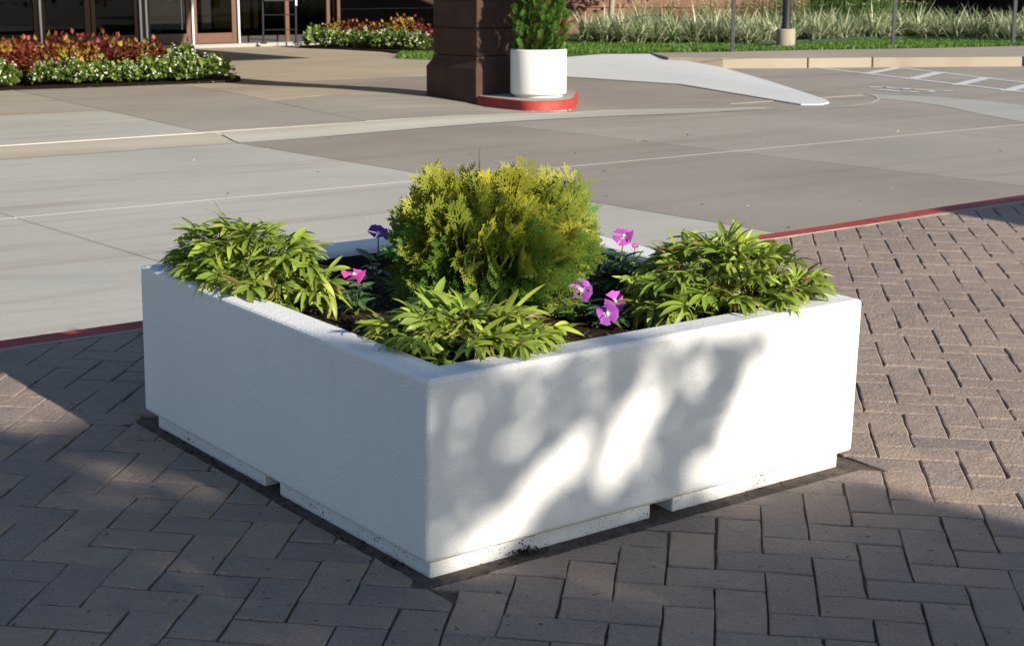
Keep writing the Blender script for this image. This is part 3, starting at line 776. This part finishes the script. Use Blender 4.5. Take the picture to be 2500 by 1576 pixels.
# red kerbed island under the pot: rounded tongue
ipts = [(-.42,18.25),(-.38,17.75),(-.15,17.38),(.03,17.12),(.14,17.0),(.27,16.97),(.42,17.02),(.56,17.15),(.66,17.45),(.70,17.9),(.72,18.6),(.3,19.2)]
tm = thing('red_island', 'low rounded island with a chipped red painted side under the round pot', 'kerb', tr(.2,17.6,0))
def smooth_poly(P, n=4):
    out = []; m = len(P)
    for i in range(m):
        p0,p1,p2,p3 = [Vector(P[(i+k-1)%m]) for k in range(4)]
        for k in range(n):
            u = k/n; out.append(.5*((2*p1)+(p2-p0)*u+(2*p0-5*p1+4*p2-p3)*u*u+(3*p1-p0-3*p2+p3)*u**3))
    return out
IP = [p-Vector((.2,17.6)) for p in smooth_poly(ipts)]
n = len(IP); ins = inset(IP, .02)
vs = [(p.x,p.y,-.01) for p in IP]+[(p.x,p.y,.112) for p in IP]+[(p.x,p.y,.130) for p in ins]
mkobj('painted_side', vs, [(k*n+i,k*n+(i+1)%n,(k+1)*n+(i+1)%n,(k+1)*n+i) for k in range(2) for i in range(n)], M_RED, tm, smooth=True)
mkobj('top', [(p.x,p.y,.1299) for p in ins], [tuple(range(n))], M_GREYC, tm)
b = MB()
for k in range(46):                                     # chipped base where paint has come away
    a = rnd.uniform(.0, 1); i = int((16+a*14)) % n; p = IP[i].lerp(IP[(i+1)%n], rnd.random())
    s = rnd.uniform(.01,.03); b.add([(p.x-s,p.y-.012,-.005),(p.x+s,p.y-.012,-.005),(p.x+s*.6,p.y-.006,s*1.1),(p.x-s*.5,p.y-.006,s*.8),(p.x,p.y+.02,s*.8)], [(0,1,2,3),(3,2,4),(1,4,2),(0,3,4)])
b.build('bare_patch', M_GREYC, tm)
pt = thing('round_pot', 'white cylindrical pot holding a column conifer on the red island', 'pot', tr(.285,17.63,.1305))
b = MB(); b.lathe([(.23,.0),(.26,.002),(.26,.028),(.262,.03)], 56); b.build('plinth', M_POT, pt, smooth=False)
b = MB(); b.lathe([(.01,.0302),(.285,.0302),(.297,.034),(.302,.05),(.302,.49),(.298,.502),(.290,.507),(.268,.507),(.262,.50),(.260,.44),(.01,.44)], 72, cap=False); b.build('body', M_POT, pt, smooth=True)
b = MB(); b.lathe([(.01,.452),(.258,.448)], 30, cap=False); b.build('soil', M_MULCH, pt)
cn = thing('column_conifer', 'upright green column arborvitae growing in the round white pot', 'shrub', tr(.30,17.63,.58))
pls = []
for k in range(2700):
    z = rnd.random()**.9*1.45; a = rnd.uniform(0,2*pi)
    R0 = (.235*min(1, .80+z*1.5) if z < .2 else .25*(1-max(0,(z-.45))/1.35)**.85)
    lump = 1+.10*math.sin(a*5+z*7)+.07*math.sin(a*9-z*11)
    r = R0*lump*(rnd.uniform(.86,.98) if rnd.random() < .7 else rnd.uniform(.45,.85))
    od = Vector((math.cos(a)*.55, math.sin(a)*.55, 1.0))+Vector((rnd.gauss(0,.3), rnd.gauss(0,.3), rnd.gauss(0,.25)))
    br = rnd.random(); inn = r < R0*.85
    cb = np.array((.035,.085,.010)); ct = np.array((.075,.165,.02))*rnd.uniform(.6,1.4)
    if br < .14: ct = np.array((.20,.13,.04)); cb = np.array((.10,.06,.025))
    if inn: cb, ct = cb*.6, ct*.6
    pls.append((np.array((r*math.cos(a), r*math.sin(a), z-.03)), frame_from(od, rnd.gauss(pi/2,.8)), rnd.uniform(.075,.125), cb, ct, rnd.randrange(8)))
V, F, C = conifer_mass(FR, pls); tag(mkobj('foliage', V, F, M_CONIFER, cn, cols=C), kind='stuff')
b = MB(); b.tube([(0,0,-.11),(0,0,.5),(0,0,1.2)], [.03,.02,.006], 7); b.build('trunk', M_BARK, cn)

# ================================================================== BUILDING FRONT AND CANOPY
WS, WT = 13.72, 29.37                                   # origin of the glazed front in (s, t)
wm = STM @ tr(WS, WT, .068)
b = MB(); b.box(0, 15.85, 14.95, 29.3, 3.62, 3.95)
cr = tag(b.build('canopy_roof', M_ROOF, mw=STM), 'flat entrance canopy roof carried by the brown stone pillar, above the view', 'canopy')
fac = thing('entrance_facade', 'glazed entrance front with bronze mullions and bright metal strips', 'building', wm)
b = MB(); b.box(-6, 4.62, -.02, .25, 2.45, 4.4); b.build('upper_wall', M_STONE, fac)
for s in (-1.89, .10, .22, 1.20, 2.21, -2.83):
    b = MB(); b.box(s-.02, s+.02, -.05, -.02, .0, 2.4); b.build('metal_strip', M_SILVER, fac)
for a_, c_ in ((-1.875,-1.83), (.085,.275), (1.185,1.215), (2.19,2.245), (3.29,3.38), (4.27,4.35), (4.53,4.60), (-2.92,-2.85)):
    b = MB(); b.box(a_, c_, -.018, .10, .0, 2.44); b.build('mullion', M_BRONZE, fac, bevel=.004)
for a_, c_ in ((2.25,3.285), (3.385,4.265), (4.355,4.525), (-5.9,-2.93)):
    b = MB(); b.box(a_, c_, .03, .038, .14, 2.4); b.build('pane', M_GLASS, fac)
    b = MB(); b.box(a_, c_, -.005, .08, .0, .14); b.build('sill', M_DKFRAME, fac)
b = MB(); b.box(-6, 4.6, -.30, .12, -.06, .006); b.build('threshold', M_GREYC, fac)
doors = [(-2.82,-1.91,.08,.09,'leftmost glass door in the shaded part of the entrance front'), (-1.82,-.90,.03,.11,'second glass door from the left, in the shaded entrance front'),
         (-.88,.07,.08,.08,'third glass door from the left, in the shaded entrance front'), (.285,1.18,.03,.10,'fourth glass door from the left, half in shade'), (1.225,2.18,.085,.10,'sunlit glass door with a bronze frame at the right end of the row')]
for a_, c_, fl, fr_, lab in doors:
    d = thing('glass_door', lab, 'door', wm @ tr(a_, 0, .012), 'glass doors of the entrance')
    wd = c_-a_
    b = MB(); b.box(0, fl, 0, .05, 0, 2.38); b.build('stile', M_BRONZE, d, bevel=.003)
    b = MB(); b.box(wd-fr_, wd, 0, .05, 0, 2.38); b.build('stile', M_BRONZE, d, bevel=.003)
    b = MB(); b.box(fl+.001, wd-fr_-.001, .002, .048, .004, .20); b.build('bottom_rail', M_BRONZE, d, bevel=.003)
    b = MB(); b.box(fl+.001, wd-fr_-.001, .002, .048, 2.26, 2.378); b.build('top_rail', M_BRONZE, d)
    b = MB(); b.box(fl, wd-fr_, .022, .03, .2005, 2.2595); b.build('pane', M_GLASS, d)
    if 'fourth' in lab: b = MB(); b.tube([(wd-fr_-.12,-.05,.28),(wd-fr_-.12,-.05,1.4)], .008, 8); b.build('pull_handle', M_SILVER, d)
# interior seen through the glass
inn = tag(bpy.data.objects.new('lobby_interior', None), kind='structure'); col.objects.link(inn); inn.matrix_world = wm
b = MB(); b.box(-8, 4.6, .15, 9, -.05, -.004); b.build('interior_floor', M_INT, inn)
b = MB(); b.box(-8, 4.6, 9, 9.1, -.05, 3.2); b.build('interior_back_wall', M_INT, inn)
b = MB(); b.box(-8, 4.6, .26, 9, 3.2, 3.3); b.build('interior_ceiling', M_INT, inn)
b = MB(); b.box(-8.1, -8, .15, 9, -.05, 3.2); b.build('interior_side_wall', M_INT, inn)
b = MB(); b.box(2.30, 3.34, 1.2, 1.3, .24, 3.0); b.build('olive_partition', M_OLIVE, inn)
b = MB(); b.box(1.86, 2.12, 1.35, 1.45, .24, 3.0); b.build('olive_partition', M_OLIVE, inn)
b = MB(); b.box(1.5, 3.4, 1.46, 1.9, -.0, .235); b.build('dark_base', M_INT, inn)  # plain dark base filling the area below the olive partitions
# shaded recess to the right of the glass
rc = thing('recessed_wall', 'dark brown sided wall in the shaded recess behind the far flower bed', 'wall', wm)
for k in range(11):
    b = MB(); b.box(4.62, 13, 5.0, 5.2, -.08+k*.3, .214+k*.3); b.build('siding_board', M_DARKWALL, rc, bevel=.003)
b = MB(); b.box(4.61, 13.2, .3, 5.6, 3.22, 3.5); b.build('shading_soffit', M_DARKWALL, rc)  # unseen ceiling; recess made deep so its back wall stays in shade
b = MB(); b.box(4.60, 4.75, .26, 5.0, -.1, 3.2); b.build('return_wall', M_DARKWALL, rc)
# ladder-like black stand by the doors
rk2 = thing('metal_stand', 'black metal ladder-like stand with a white sticker beside the glass doors', 'stand', wm @ tr(2.50,-.62,0))
for x, yy in ((0,.12),(.68,0)):
    b = MB(); b.tube([(x-.012,yy,.0),(x,yy,.6),(x,yy,1.75)], .021, 8); b.build('upright', M_BLACK, rk2)
    b = MB(); b.box(x-.05, x+.05, yy-.035, yy+.035, -.002, .03); b.build('foot', M_BLACK, rk2)
for z_, r in ((.27,.009),(.56,.009),(1.2,.02),(1.6,.02)):
    b = MB(); b.tube([(0,.12,z_),(.68,0,z_)], r, 6); b.build('rung', M_BLACK, rk2)
b = MB(); b.box(0,.68,.045,.075,.83,.93); o = b.build('crossbar', M_BLACK, rk2)
b = MB(); b.box(.662,.70,-.026,-.022,.74,.96); b.build('sticker', M_WSTICK, rk2)
b = MB(); b.lathe([(.035,0),(.035,.09),(.05,.10),(.05,.14),(.02,.15)], 12)
tag(b.build('pipe_stub', M_BLACK, mw=wm @ tr(3.72,-.35,0)), 'small black capped pipe stub beside the far flower bed', 'pipe')

# brown stone wall on the right with a shaded opening beyond it
sw = thing('stone_wall', 'sunlit brown stone wall laid in long courses behind the striped grasses', 'wall', tr(-1.6,35.9,.10))
for k in range(12):
    x0 = 0
    brk = [0, 1.9+.7*(k % 2), 3.8+.6*((k+1) % 2), 5.9+.5*(k % 2), 8.0]
    for xa, xb in zip(brk, brk[1:]):
        b = MB(); b.box(xa+.003, xb-.003, rnd.uniform(-.006,.006), .35, k*.305, k*.305+.291); b.build('stone_course', M_STONE, sw, bevel=.014)
b = MB(); b.box(.02, 7.98, .02, .33, 0, 3.66); b.build('mortar_core', M_STONEDK, sw)
vt = thing('wall_vent', 'dark grey metal vent box low on the sunlit stone wall', 'vent', tr(2.72,35.80,.42))
b = MB(); b.box(0,.55,-.10,.09,0,.14); b.build('housing', M_GREYM, vt, bevel=.01)
for k in range(3): b = MB(); b.box(.03,.52,-.112,-.098,.022+k*.04,.045+k*.04); b.build('louvre', M_GREYM, vt)
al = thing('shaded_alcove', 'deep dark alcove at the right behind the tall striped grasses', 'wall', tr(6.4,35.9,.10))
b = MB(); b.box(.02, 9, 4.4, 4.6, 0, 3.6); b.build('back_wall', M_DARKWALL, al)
b = MB(); b.box(.02, 9, -.5, 4.6, 3.6, 3.8); b.build('shading_soffit', M_DARKWALL, al)  # unseen ceiling added to keep sky light out of the alcove
b = MB(); b.box(4.7, 5.0, -1.8, 4.4, 0, 3.6); b.build('sun_blocking_wall', M_DARKWALL, al)  # unseen wing wall added to block the sun from the alcove

# posts and lamp column
for (x, y), lab in zip(((3.69,27.56),(6.83,29.53),(9.20,30.25)), ('thin grey metal post at the lawn edge left of the lamp column', 'thin grey metal post on the lawn right of the lamp column', 'thin grey metal post at the far right of the lawn')):
    p = thing('sign_post', lab, 'post', tr(x, y, .15), 'thin grey posts on the lawn')
    b = MB(); b.box(-.03,.03,-.03,.03,-.1,2.2); b.build('pole', M_GREYM, p, bevel=.006)
    b = MB(); b.box(-.036,.036,-.036,.036,-.02,.05); b.build('collar', M_GREYM, p, bevel=.004)
lp = thing('lamp_column', 'black round lamp column on a concrete drum foot in the lawn', 'lamp post', tr(4.85,29.2,.15))
b = MB(); b.lathe([(.165,-.1),(.168,.30),(.155,.325),(.01,.33)], 32, cap=False); b.build('concrete_foot', M_TANK, lp, smooth=True)
b = MB(); b.lathe([(.095,.329),(.095,.36),(.076,.38),(.076,4.2)], 20); b.build('pole', M_BLACK, lp, smooth=True)

# ================================================================== BEDS AND GRASSES
def bush(h, r, nleaf, cols, lmin, lmax, nfl=0, fcol=None):
    vs = []; fs = []; cs = []; fv = []; ff = []; fc = []
    for k in range(nleaf):
        a = rnd.uniform(0,6.28); e = math.asin(rnd.uniform(-.1,1)); q = rnd.uniform(.55,1.0) if rnd.random() < .75 else rnd.uniform(.2,.6)
        lump = 1+.15*math.sin(3*a+1.3)+.12*math.sin(5*a+4*e)
        d = Vector((math.cos(a)*math.cos(e), math.sin(a)*math.cos(e), math.sin(e)))
        p = Vector((d.x*r*q*lump, d.y*r*q*lump, h*(.25+.75*d.z*q*lump) if d.z > 0 else h*.22))
        dd = (d+Vector((rnd.gauss(0,.5), rnd.gauss(0,.5), rnd.gauss(.1,.5)))).normalized(); L = rnd.uniform(lmin,lmax)
        sd = dd.cross(Vector((rnd.gauss(0,1), rnd.gauss(0,1), rnd.gauss(0,1)))).normalized()*L*.42; up = dd.cross(sd).normalized()*L*.1
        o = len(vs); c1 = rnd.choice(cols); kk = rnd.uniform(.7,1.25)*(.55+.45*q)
        vs += [p, p+dd*L*.5+sd+up, p+dd*L, p+dd*L*.5-sd+up, p+dd*L*.5]; fs += [(o,o+1,o+4),(o+1,o+2,o+4),(o+2,o+3,o+4),(o+3,o,o+4)]
        edge = c1[0]; mid = c1[1]
        cs += [tuple(x*kk for x in mid), tuple(x*kk for x in edge), tuple(x*kk for x in edge), tuple(x*kk for x in edge), tuple(x*kk for x in mid)]
    for k in range(nfl):
        a = rnd.uniform(0,6.28); e = math.asin(rnd.uniform(.0,1)); d = Vector((math.cos(a)*math.cos(e), math.sin(a)*math.cos(e), math.sin(e)))
        lump = 1+.15*math.sin(3*a+1.3)+.12*math.sin(5*a+4*e)
        p0 = Vector((d.x*r*1.03*lump, d.y*r*1.03*lump, h*(.25+.80*d.z*lump)))
        for j in range(rnd.choice([1,2,2,3])):
            p = p0+Vector((rnd.gauss(0,.014), rnd.gauss(0,.014), rnd.gauss(0,.012))); s = rnd.uniform(.009,.018)
            x = d.orthogonal().normalized()*s; y = d.cross(x).normalized()*s; o = len(fv)
            fv += [p+x, p+y, p-x, p-y, p+d*s*.6]; ff += [(o,o+1,o+4),(o+1,o+2,o+4),(o+2,o+3,o+4),(o+3,o,o+4)]
            fc += [fcol]*4+[tuple(v*.9 for v in fcol)]
    m1 = mkmesh('foliage', [tuple(v) for v in vs], fs, M_LEAF, cs)
    m2 = mkmesh('flowers', [tuple(v) for v in fv], ff, M_PETAL, fc) if nfl else None
    return m1, m2
RED = ((.12,.018,.016),(.18,.024,.02)); RED2 = ((.10,.015,.014),(.28,.06,.025)); YEL = ((.30,.17,.025),(.40,.30,.04)); ORG = ((.17,.028,.018),(.30,.15,.028)); GRN = ((.20,.28,.04),(.3,.36,.06))
COLEUS = [bush(.48,.27,460,[RED,RED,RED,RED2,RED2,ORG,ORG,YEL] if i != 2 else [RED,ORG,YEL,YEL,GRN],.045,.095) for i in range(5)]
BG = ((.06,.13,.02),(.09,.17,.03)); BG2 = ((.14,.20,.03),(.18,.25,.04))
BEGON = [bush(.31,.22,330,[BG,BG2,BG2],.045,.095,42,(.82,.80,.72)) for i in range(5)]
def put(meshes, name, label, cat, x, y, z, s, group):
    t = thing(name, label, cat, Matrix.LocRotScale((x,y,z), Euler((0,0,rnd.uniform(0,6.28))), (s,s,s*rnd.uniform(.9,1.1))), group)
    m1, m2 = rnd.choice(meshes); link('foliage', m1, t)['kind'] = 'stuff'
    if m2: link('flowers', m2, t)['kind'] = 'stuff'
def atu(u, y): return ((u-1204)/3819.4*y*.997, y)
bed = MB(); bp = smooth_poly([(-6.08,19.42),(-5.2,19.93),(-4.29,20.52),(-3.83,20.95),(-3.62,21.57),(-3.75,22.3),(-4.4,22.9),(-6,22.3),(-9,20.4),(-8.5,17.7)], 4)
bed.prism([(p.x,p.y) for p in bp], -.01, .076)
tag(bed.build('near_flower_bed_soil', M_MULCH), kind='structure')
fl_u = [12,110,178,240,300,352,402,452,505]; fl_y = [19.86,20.18,20.4,20.6,20.78,20.92,21.0,21.12,21.25]
for i, (u, y) in enumerate(zip(fl_u, fl_y)):
    x, y = atu(u, y); put(BEGON, 'white_begonia', f'white-flowered begonia, {ORD[i]} from the left in the near flower bed', 'flower', x, y, .08, rnd.uniform(.78,.98)*(1.12 if i > 6 else 1), 'white begonias in the near bed')
k = 0
for row, dy, us in ((0,.62,[5,58,112,165,218,268,318,368]), (1,1.15,[30,85,140,195,245,295,342])):
    for i, u in enumerate(us):
        y = 19.8+u/552*1.62+dy; x, y = atu(u, y)
        put(COLEUS, 'red_coleus', f'red and yellow coleus, {ORD[i]} from the left in the near bed {"front" if row == 0 else "back"} row', 'plant', x, y, .08, rnd.uniform(.85,1.08), 'red coleus in the near bed')
x, y = atu(440, 21.6); put(BEGON, 'white_begonia', 'tall white-flowered begonia at the rear of the near flower bed end', 'flower', x, y, .08, 1.2, 'white begonias in the near bed')
bed = MB(); bp = smooth_poly([(-4.2,32.5),(-3.29,31.5),(-2.4,30.55),(-2.05,29.75),(-1.6,29.9),(-.3,31.2),(-.4,33.5),(-2.6,34.6)], 4)
bed.prism([(p.x,p.y) for p in bp], -.01, .035); tag(bed.build('far_flower_bed_soil', M_MULCH), kind='structure')
for i, u in enumerate([748,785,825,865,905,945,985]):
    y = 32.3-(u-748)/240*1.5; x, y = atu(u, y); put(BEGON, 'white_begonia', f'white-flowered begonia, {ORD[i]} from the left in the far flower bed', 'flower', x, y, .03, rnd.uniform(1.0,1.2), 'white begonias in the far bed')
for i, u in enumerate([800,838,875,912,948,985]):
    y = 32.9-(u-748)/240*1.2; x, y = atu(u, y); put(COLEUS, 'red_coleus', f'dark red coleus, {ORD[i]} from the left in the far flower bed', 'plant', x, y, .03, rnd.uniform(.95,1.1), 'red coleus in the far bed')
# variegated strap-leaf grasses
def grass_clump(nb, hmin, hmax):
    b = MB()
    for k in range(nb):
        L = rnd.uniform(hmin,hmax); a = rnd.uniform(0,6.28); wd = rnd.uniform(.02,.036)
        v, f = blade(5, L, wd, rnd.uniform(.4,1.7), .3, lambda u: max(.08, 1-u**2.2*.95), rnd)
        R = Matrix.Rotation(a, 3, 'Z') @ Matrix.Rotation(-rnd.uniform(.95,1.55), 3, 'Y')
        q = rnd.random(); m_ = (.76,.74,.53) if q < .62 else ((.36,.42,.20) if q < .84 else (.08,.15,.04)); e = (.52,.56,.32) if q < .62 else (.10,.18,.05)
        kk = rnd.uniform(.8,1.15)
        o = Vector((rnd.gauss(0,.05), rnd.gauss(0,.05), 0))
        b.add([R @ Vector(p)+o for p in v], f, [tuple(x*kk*(.5+.5*min(1,(i//3)/2.0)) for x in (m_ if i % 3 == 1 else e)) if (i//3) < 2 else tuple(x*kk for x in (m_ if i % 3 == 1 else e)) for i in range(len(v))])
    return mkmesh('blades', b.v, b.f, M_LEAF, b.c, True)
GC = [grass_clump(80,.45,.78) for _ in range(6)]
for row, dy in ((0,.28),(1,.85),(2,1.45)):
    x = 1.38+.2*row; i = 0
    while x < 10.9:
        y = yat(LB, x)+dy+rnd.uniform(-.06,.06)
        if not (row == 0 and 5.2 < x < 5.6):
            lab = f'cream striped grass clump, {ORD[i]} from the left in the {("front","middle","back")[row]} bed row'
            t = thing('striped_grass_clump', lab, 'grass', Matrix.LocRotScale((x,y,.15), Euler((0,0,rnd.uniform(0,6.28))), (1,1,rnd.uniform(.9,1.15))), 'striped grass clumps behind the lawn')
            link('blades', rnd.choice(GC), t)['kind'] = 'stuff'; i += 1
        x += rnd.uniform(.27,.36)
# white daisies behind the grasses
def daisies():
    b = MB()
    for k in range(70):
        x, y = rnd.gauss(0,.28), rnd.gauss(0,.18); h = rnd.uniform(.6,.98)
        b.tube([(x*.6,y*.6,0),(x*.9,y*.9,h*.6),(x,y,h)], .004, 4, (.10,.17,.04), cap=False)
        for j in range(7):
            z_ = rnd.uniform(.1,.85)*h; a = rnd.uniform(0,6.28); L = rnd.uniform(.06,.11)
            p = Vector((x*.85,y*.85,z_)); d = Vector((math.cos(a),math.sin(a),.5))*L; s = Vector((-math.sin(a),math.cos(a),0))*.014
            b.add([p, p+d*.5+s, p+d, p+d*.5-s], [(0,1,2,3)], (.10,.19,.035))
        if rnd.random() < .8:
            n_ = 8; s = rnd.uniform(.024,.036); c = rnd.choice([(.8,.78,.68),(.75,.7,.5),(.45,.26,.1)])
            b.add([(x,y,h+.012)]+[(x+s*math.cos(6.28*q/n_), y+s*math.sin(6.28*q/n_), h-.004) for q in range(n_)], [(0,1+q,1+(q+1)%n_) for q in range(n_)], [(.40,.24,.05)]+[c]*n_)
    return mkmesh('stems_and_flowers', b.v, b.f, M_LEAF, b.c)
DS = [daisies() for _ in range(3)]
dl = ['leftmost','second','third','fourth','fifth','sixth','seventh','eighth','ninth','tenth','eleventh']
for i, (u, y, s) in enumerate(((1510,33.2,.8),(1580,33.4,.85),(1650,33.2,.85),(1720,33.4,.9),(1790,33.3,1.0),(1850,33.3,1.05),(1905,33.5,1.08),(1960,33.7,1.1),(2010,33.5,1.1),(2060,33.9,1.1),(2120,34.2,.95))):
    x, y = atu(u, y); t = thing('daisy_plant', f'tall white daisy plant behind the striped grasses, {dl[i]} from the left', 'flower', Matrix.LocRotScale((x,y,.15), Euler((0,0,rnd.uniform(0,6.28))), (s,s,s)), 'white daisies by the stone wall')
    link('stems_and_flowers', rnd.choice(DS), t)['kind'] = 'stuff'

# ================================================================== TREES
def leaf_cloud(P, lo, hi, c0, c1):
    n = len(P); P = np.asarray(P)
    d = rs.normal(size=(n,3)); d[:,2] *= .6; d /= np.linalg.norm(d, axis=1)[:,None]
    e = np.cross(d, rs.normal(size=(n,3))); e /= np.linalg.norm(e, axis=1)[:,None]
    L = rs.uniform(lo,hi,(n,1))
    V = np.stack([P-d*L, P+e*L*.5, P+d*L, P-e*L*.5], 1).reshape(-1,3)
    k = rs.uniform(.6,1.3,(n,1)); C = np.repeat(np.array(c0)*k+np.array(c1)*(1.3-k)*.2, 4, 0)
    return V.tolist(), np.arange(4*n).reshape(-1,4).tolist(), C
# small tree by the stone wall (its crown is above the view, its shadow falls on the wall)
tw = thing('small_tree', 'small pale-trunked tree in front of the brown stone wall', 'tree', tr(2.06,34.5,.15))
b = MB(); b.tube([(0,0,-.1),(.01,0,.5),(.05,.02,1.1),(.02,0,1.6)], [.075,.06,.055,.05], 9)
for k in range(7):
    a = k*.9; b.tube([(.03,0,.75+k*.11),(.35*math.cos(a),.35*math.sin(a),1.35+k*.1),(.75*math.cos(a),.75*math.sin(a),1.8+k*.18)], [.03,.02,.008], 6)
b.build('trunk', M_PALEBARK, tw)
P = []
for k in range(150):
    c = (rnd.gauss(-.35,.6), rnd.gauss(0,.4), rnd.uniform(1.15,3.1))
    P += [(c[0]+rnd.gauss(0,.16), c[1]+rnd.gauss(0,.16), c[2]+rnd.gauss(0,.12)) for _ in range(75)]
v, f, c = leaf_cloud([p for p in P if p[2] > .85], .04, .07, (.05,.09,.02), (.1,.16,.03)); tag(mkobj('crown', v, f, M_LEAF, tw, cols=c), kind='stuff')

# shade trees behind the camera (their dappled shade falls on the paving and planter)
SF = (T3.to_4x4().inverted() @ SUN.to_4d()).to_3d().normalized()
hz = math.hypot(SF.x, SF.y); EP = Vector((-SF.y, SF.x))/hz; EQ = Vector((-SF.x, -SF.y))/hz
def shade_tree(label, zone, n, L0, L1, trunk_pq, seedc):
    base = EP*trunk_pq[0]+EQ*trunk_pq[1]; Lc = (L0+L1)/2; top = Vector((base.x, base.y, 0))+SF*Lc
    t = thing('shade_tree', label, 'tree', ISL @ tr(top.x, top.y, -.25))
    b = MB(); b.tube([(0,0,0),(.05,.02,1.2),(-.04,.05,2.4),(0,0,top.z*.85)], [.16,.12,.10,.07], 10)
    P = []
    while len(P) < n:
        pq = zone()
        if pq is None: continue
        L = rnd.uniform(L0, L1)
        g = EP*pq[0]+EQ*pq[1]; q = Vector((g.x, g.y, 0))+SF*L
        P.append((q.x-top.x, q.y-top.y, q.z+.25))
    for k in range(10):
        q = rnd.choice(P); b.tube([(0,0,2.0+.15*k),(q[0]*.5,q[1]*.5,(q[2]+2.4)/2+.2),tuple(q)], [.045,.028,.01], 6)
    b.build('trunk', M_BARK, t)
    v, f, c = leaf_cloud(P, .045, .075, (.05,.10,.02), (.1,.16,.03)); tag(mkobj('crown', v, f, M_LEAF, t, cols=c), kind='stuff')
EDGE = [(-.6,3.4),(.2,4.1),(.8,4.4),(1.5,4.6),(2.15,4.62),(2.25,4.25),(2.40,4.2),(2.50,4.2),(2.54,3.95),(2.62,3.72),(2.72,3.72),(2.88,3.74),(3.05,3.78),(3.14,3.68),(3.25,3.55),(3.42,3.5),(3.53,3.56),(3.56,3.3),(3.43,3.1),(3.45,2.9),(3.55,2.72),(3.70,2.75),(3.76,2.3),(3.80,1.6)]
FACE = [(.19,.07,.30,.14,.060,1),(.30,.14,.47,.27,.052,1),(.57,.20,.66,.33,.062,1),(.60,.27,.72,.31,.045,.8),(.28,.46,.52,.41,.07,.55),(.74,.45,.86,.38,.06,.6),(.90,.11,1.04,.13,.055,1),(.02,.44,.10,.40,.04,.4),(.12,.02,.22,.05,.045,.9)]
GRND = [(2.20,3.88,2.32,3.76,.08,.95),(2.30,3.62,2.42,3.58,.07,.75),(2.27,3.16,2.31,3.02,.08,.4),(2.89,2.54,2.98,2.26,.08,.45)]
LITX = [(0,1.02),(.05,.98),(.15,.93),(.25,.965),(.36,1.01),(.42,1.10),(.5,1.16),(.6,1.2)]
def capsule(x, y, h):
    x0, y0, x1, y1, r, pr = h; L = (x1-x0)**2+(y1-y0)**2; u = max(0, min(1, ((x-x0)*(x1-x0)+(y-y0)*(y1-y0))/L))
    return pr*(1-sm((math.hypot(x-x0-u*(x1-x0), y-y0-u*(y1-y0))/r-.65)/.7))
COT = hz/SF.z
def zone1():
    p = rnd.uniform(-.6,3.8); q = rnd.uniform(-.8,4.8)
    e = (yat(EDGE, p) if p <= 3.76 else 2.0)
    if p > 2.3: e += .05
    if q > e+rnd.gauss(0,.03): return None
    sa = (p-2.395)/.995; z = (q-2.63+.14*sa)/COT
    nz = math.sin(9.3*p+3.1*q+1.2)*math.sin(7.1*q-5.3*p+.4)+.6*math.sin(17*p-11*q+2)*math.sin(13*q+9*p)
    if nz > .62 and q > 2.2 and rnd.random() < .45: return None
    if 0 < sa < 1.5 and 0 < z < .6:
        if sa > yat(LITX, z)+rnd.gauss(0,.015) or rnd.random() < .30: return None
        for h in FACE:
            if rnd.random() < capsule(sa, z, h): return None
    else:
        for h in GRND:
            if rnd.random() < capsule(p, q, h): return None
    return p, q
shade_tree('broad-leaved shade tree standing out of view behind the camera', zone1, 25000, 9.5, 13.0, (2.0,1.0), 0)
def zone2():
    p = rnd.uniform(7.9,10.9); q = rnd.uniform(1.0,4.75)
    e = yat([(7.9,4.50),(8.1,4.66),(8.8,4.55),(9.6,4.35),(10.9,3.0)], p)
    if q > e+rnd.gauss(0,.03) or p < 7.98+.02*math.sin(q*9)+rnd.gauss(0,.02)+max(0, 1.9-q)*.7: return None
    return p, q
shade_tree('second shade tree standing out of view to the right', zone2, 13000, 7.5, 10.0, (9.5,2.6), 1)

for i, (x, y, h, lab) in enumerate(((24,2,7.5,'nearest'),(28,9,8.5,'second'),(31,16,8,'third'),(33,24,9,'farthest'))):  # unseen trees added so the door glass reflects something dark
    t = thing('glass_darkening_tree', f'{lab} of the unseen trees added to darken the reflections in the door glass', 'tree', tr(x, y, -.03), 'trees added to darken the door glass')
    b = MB(); b.tube([(0,0,0),(.1,0,1.5),(0,.1,h*.6)], [.22,.17,.08], 8); b.build('trunk', M_BARK, t)
    P = []
    for k in range(90):
        a = rnd.uniform(0,6.28); z_ = rnd.uniform(.08,1); r = 3.6*math.sqrt(rnd.random())*(1-.55*z_**2)
        P += [(r*math.cos(a)+rnd.gauss(0,.45), r*math.sin(a)+rnd.gauss(0,.45), h*z_+rnd.gauss(0,.35)) for _ in range(55)]
    v, f, c = leaf_cloud([p for p in P if p[2] > .2], .13, .24, (.045,.085,.02), (.1,.16,.03)); tag(mkobj('crown', v, f, M_LEAF, t, cols=c), kind='stuff')

# ================================================================== LITTER
sp_ = [(x, y, .008) for x, y in [(rnd.uniform(-2.5,4.5), rnd.uniform(8.5,16)) for _ in range(70)]]
chips('road_litter', M_LEAF, Matrix(), sp_, .006, .022, [(.75,.7,.55),(.6,.5,.3),(.10,.07,.05),(.5,.42,.3),(.06,.05,.04)], 'scattered pale petals and dry leaf bits on the concrete drive', 'litter')
sp_ = [(p.x+rnd.uniform(-.02,.05), p.y-rnd.uniform(.0,.06), .075) for p in smooth_poly([(-6.08,19.42),(-5.2,19.93),(-4.29,20.52),(-3.83,20.95),(-3.62,21.57)], 14)[:56]]
chips('bed_litter', M_LEAF, Matrix(), sp_, .008, .03, [(.75,.7,.55),(.3,.2,.1),(.10,.07,.05),(.05,.03,.02)], 'fallen petals and mulch along the near flower bed edge', 'litter')
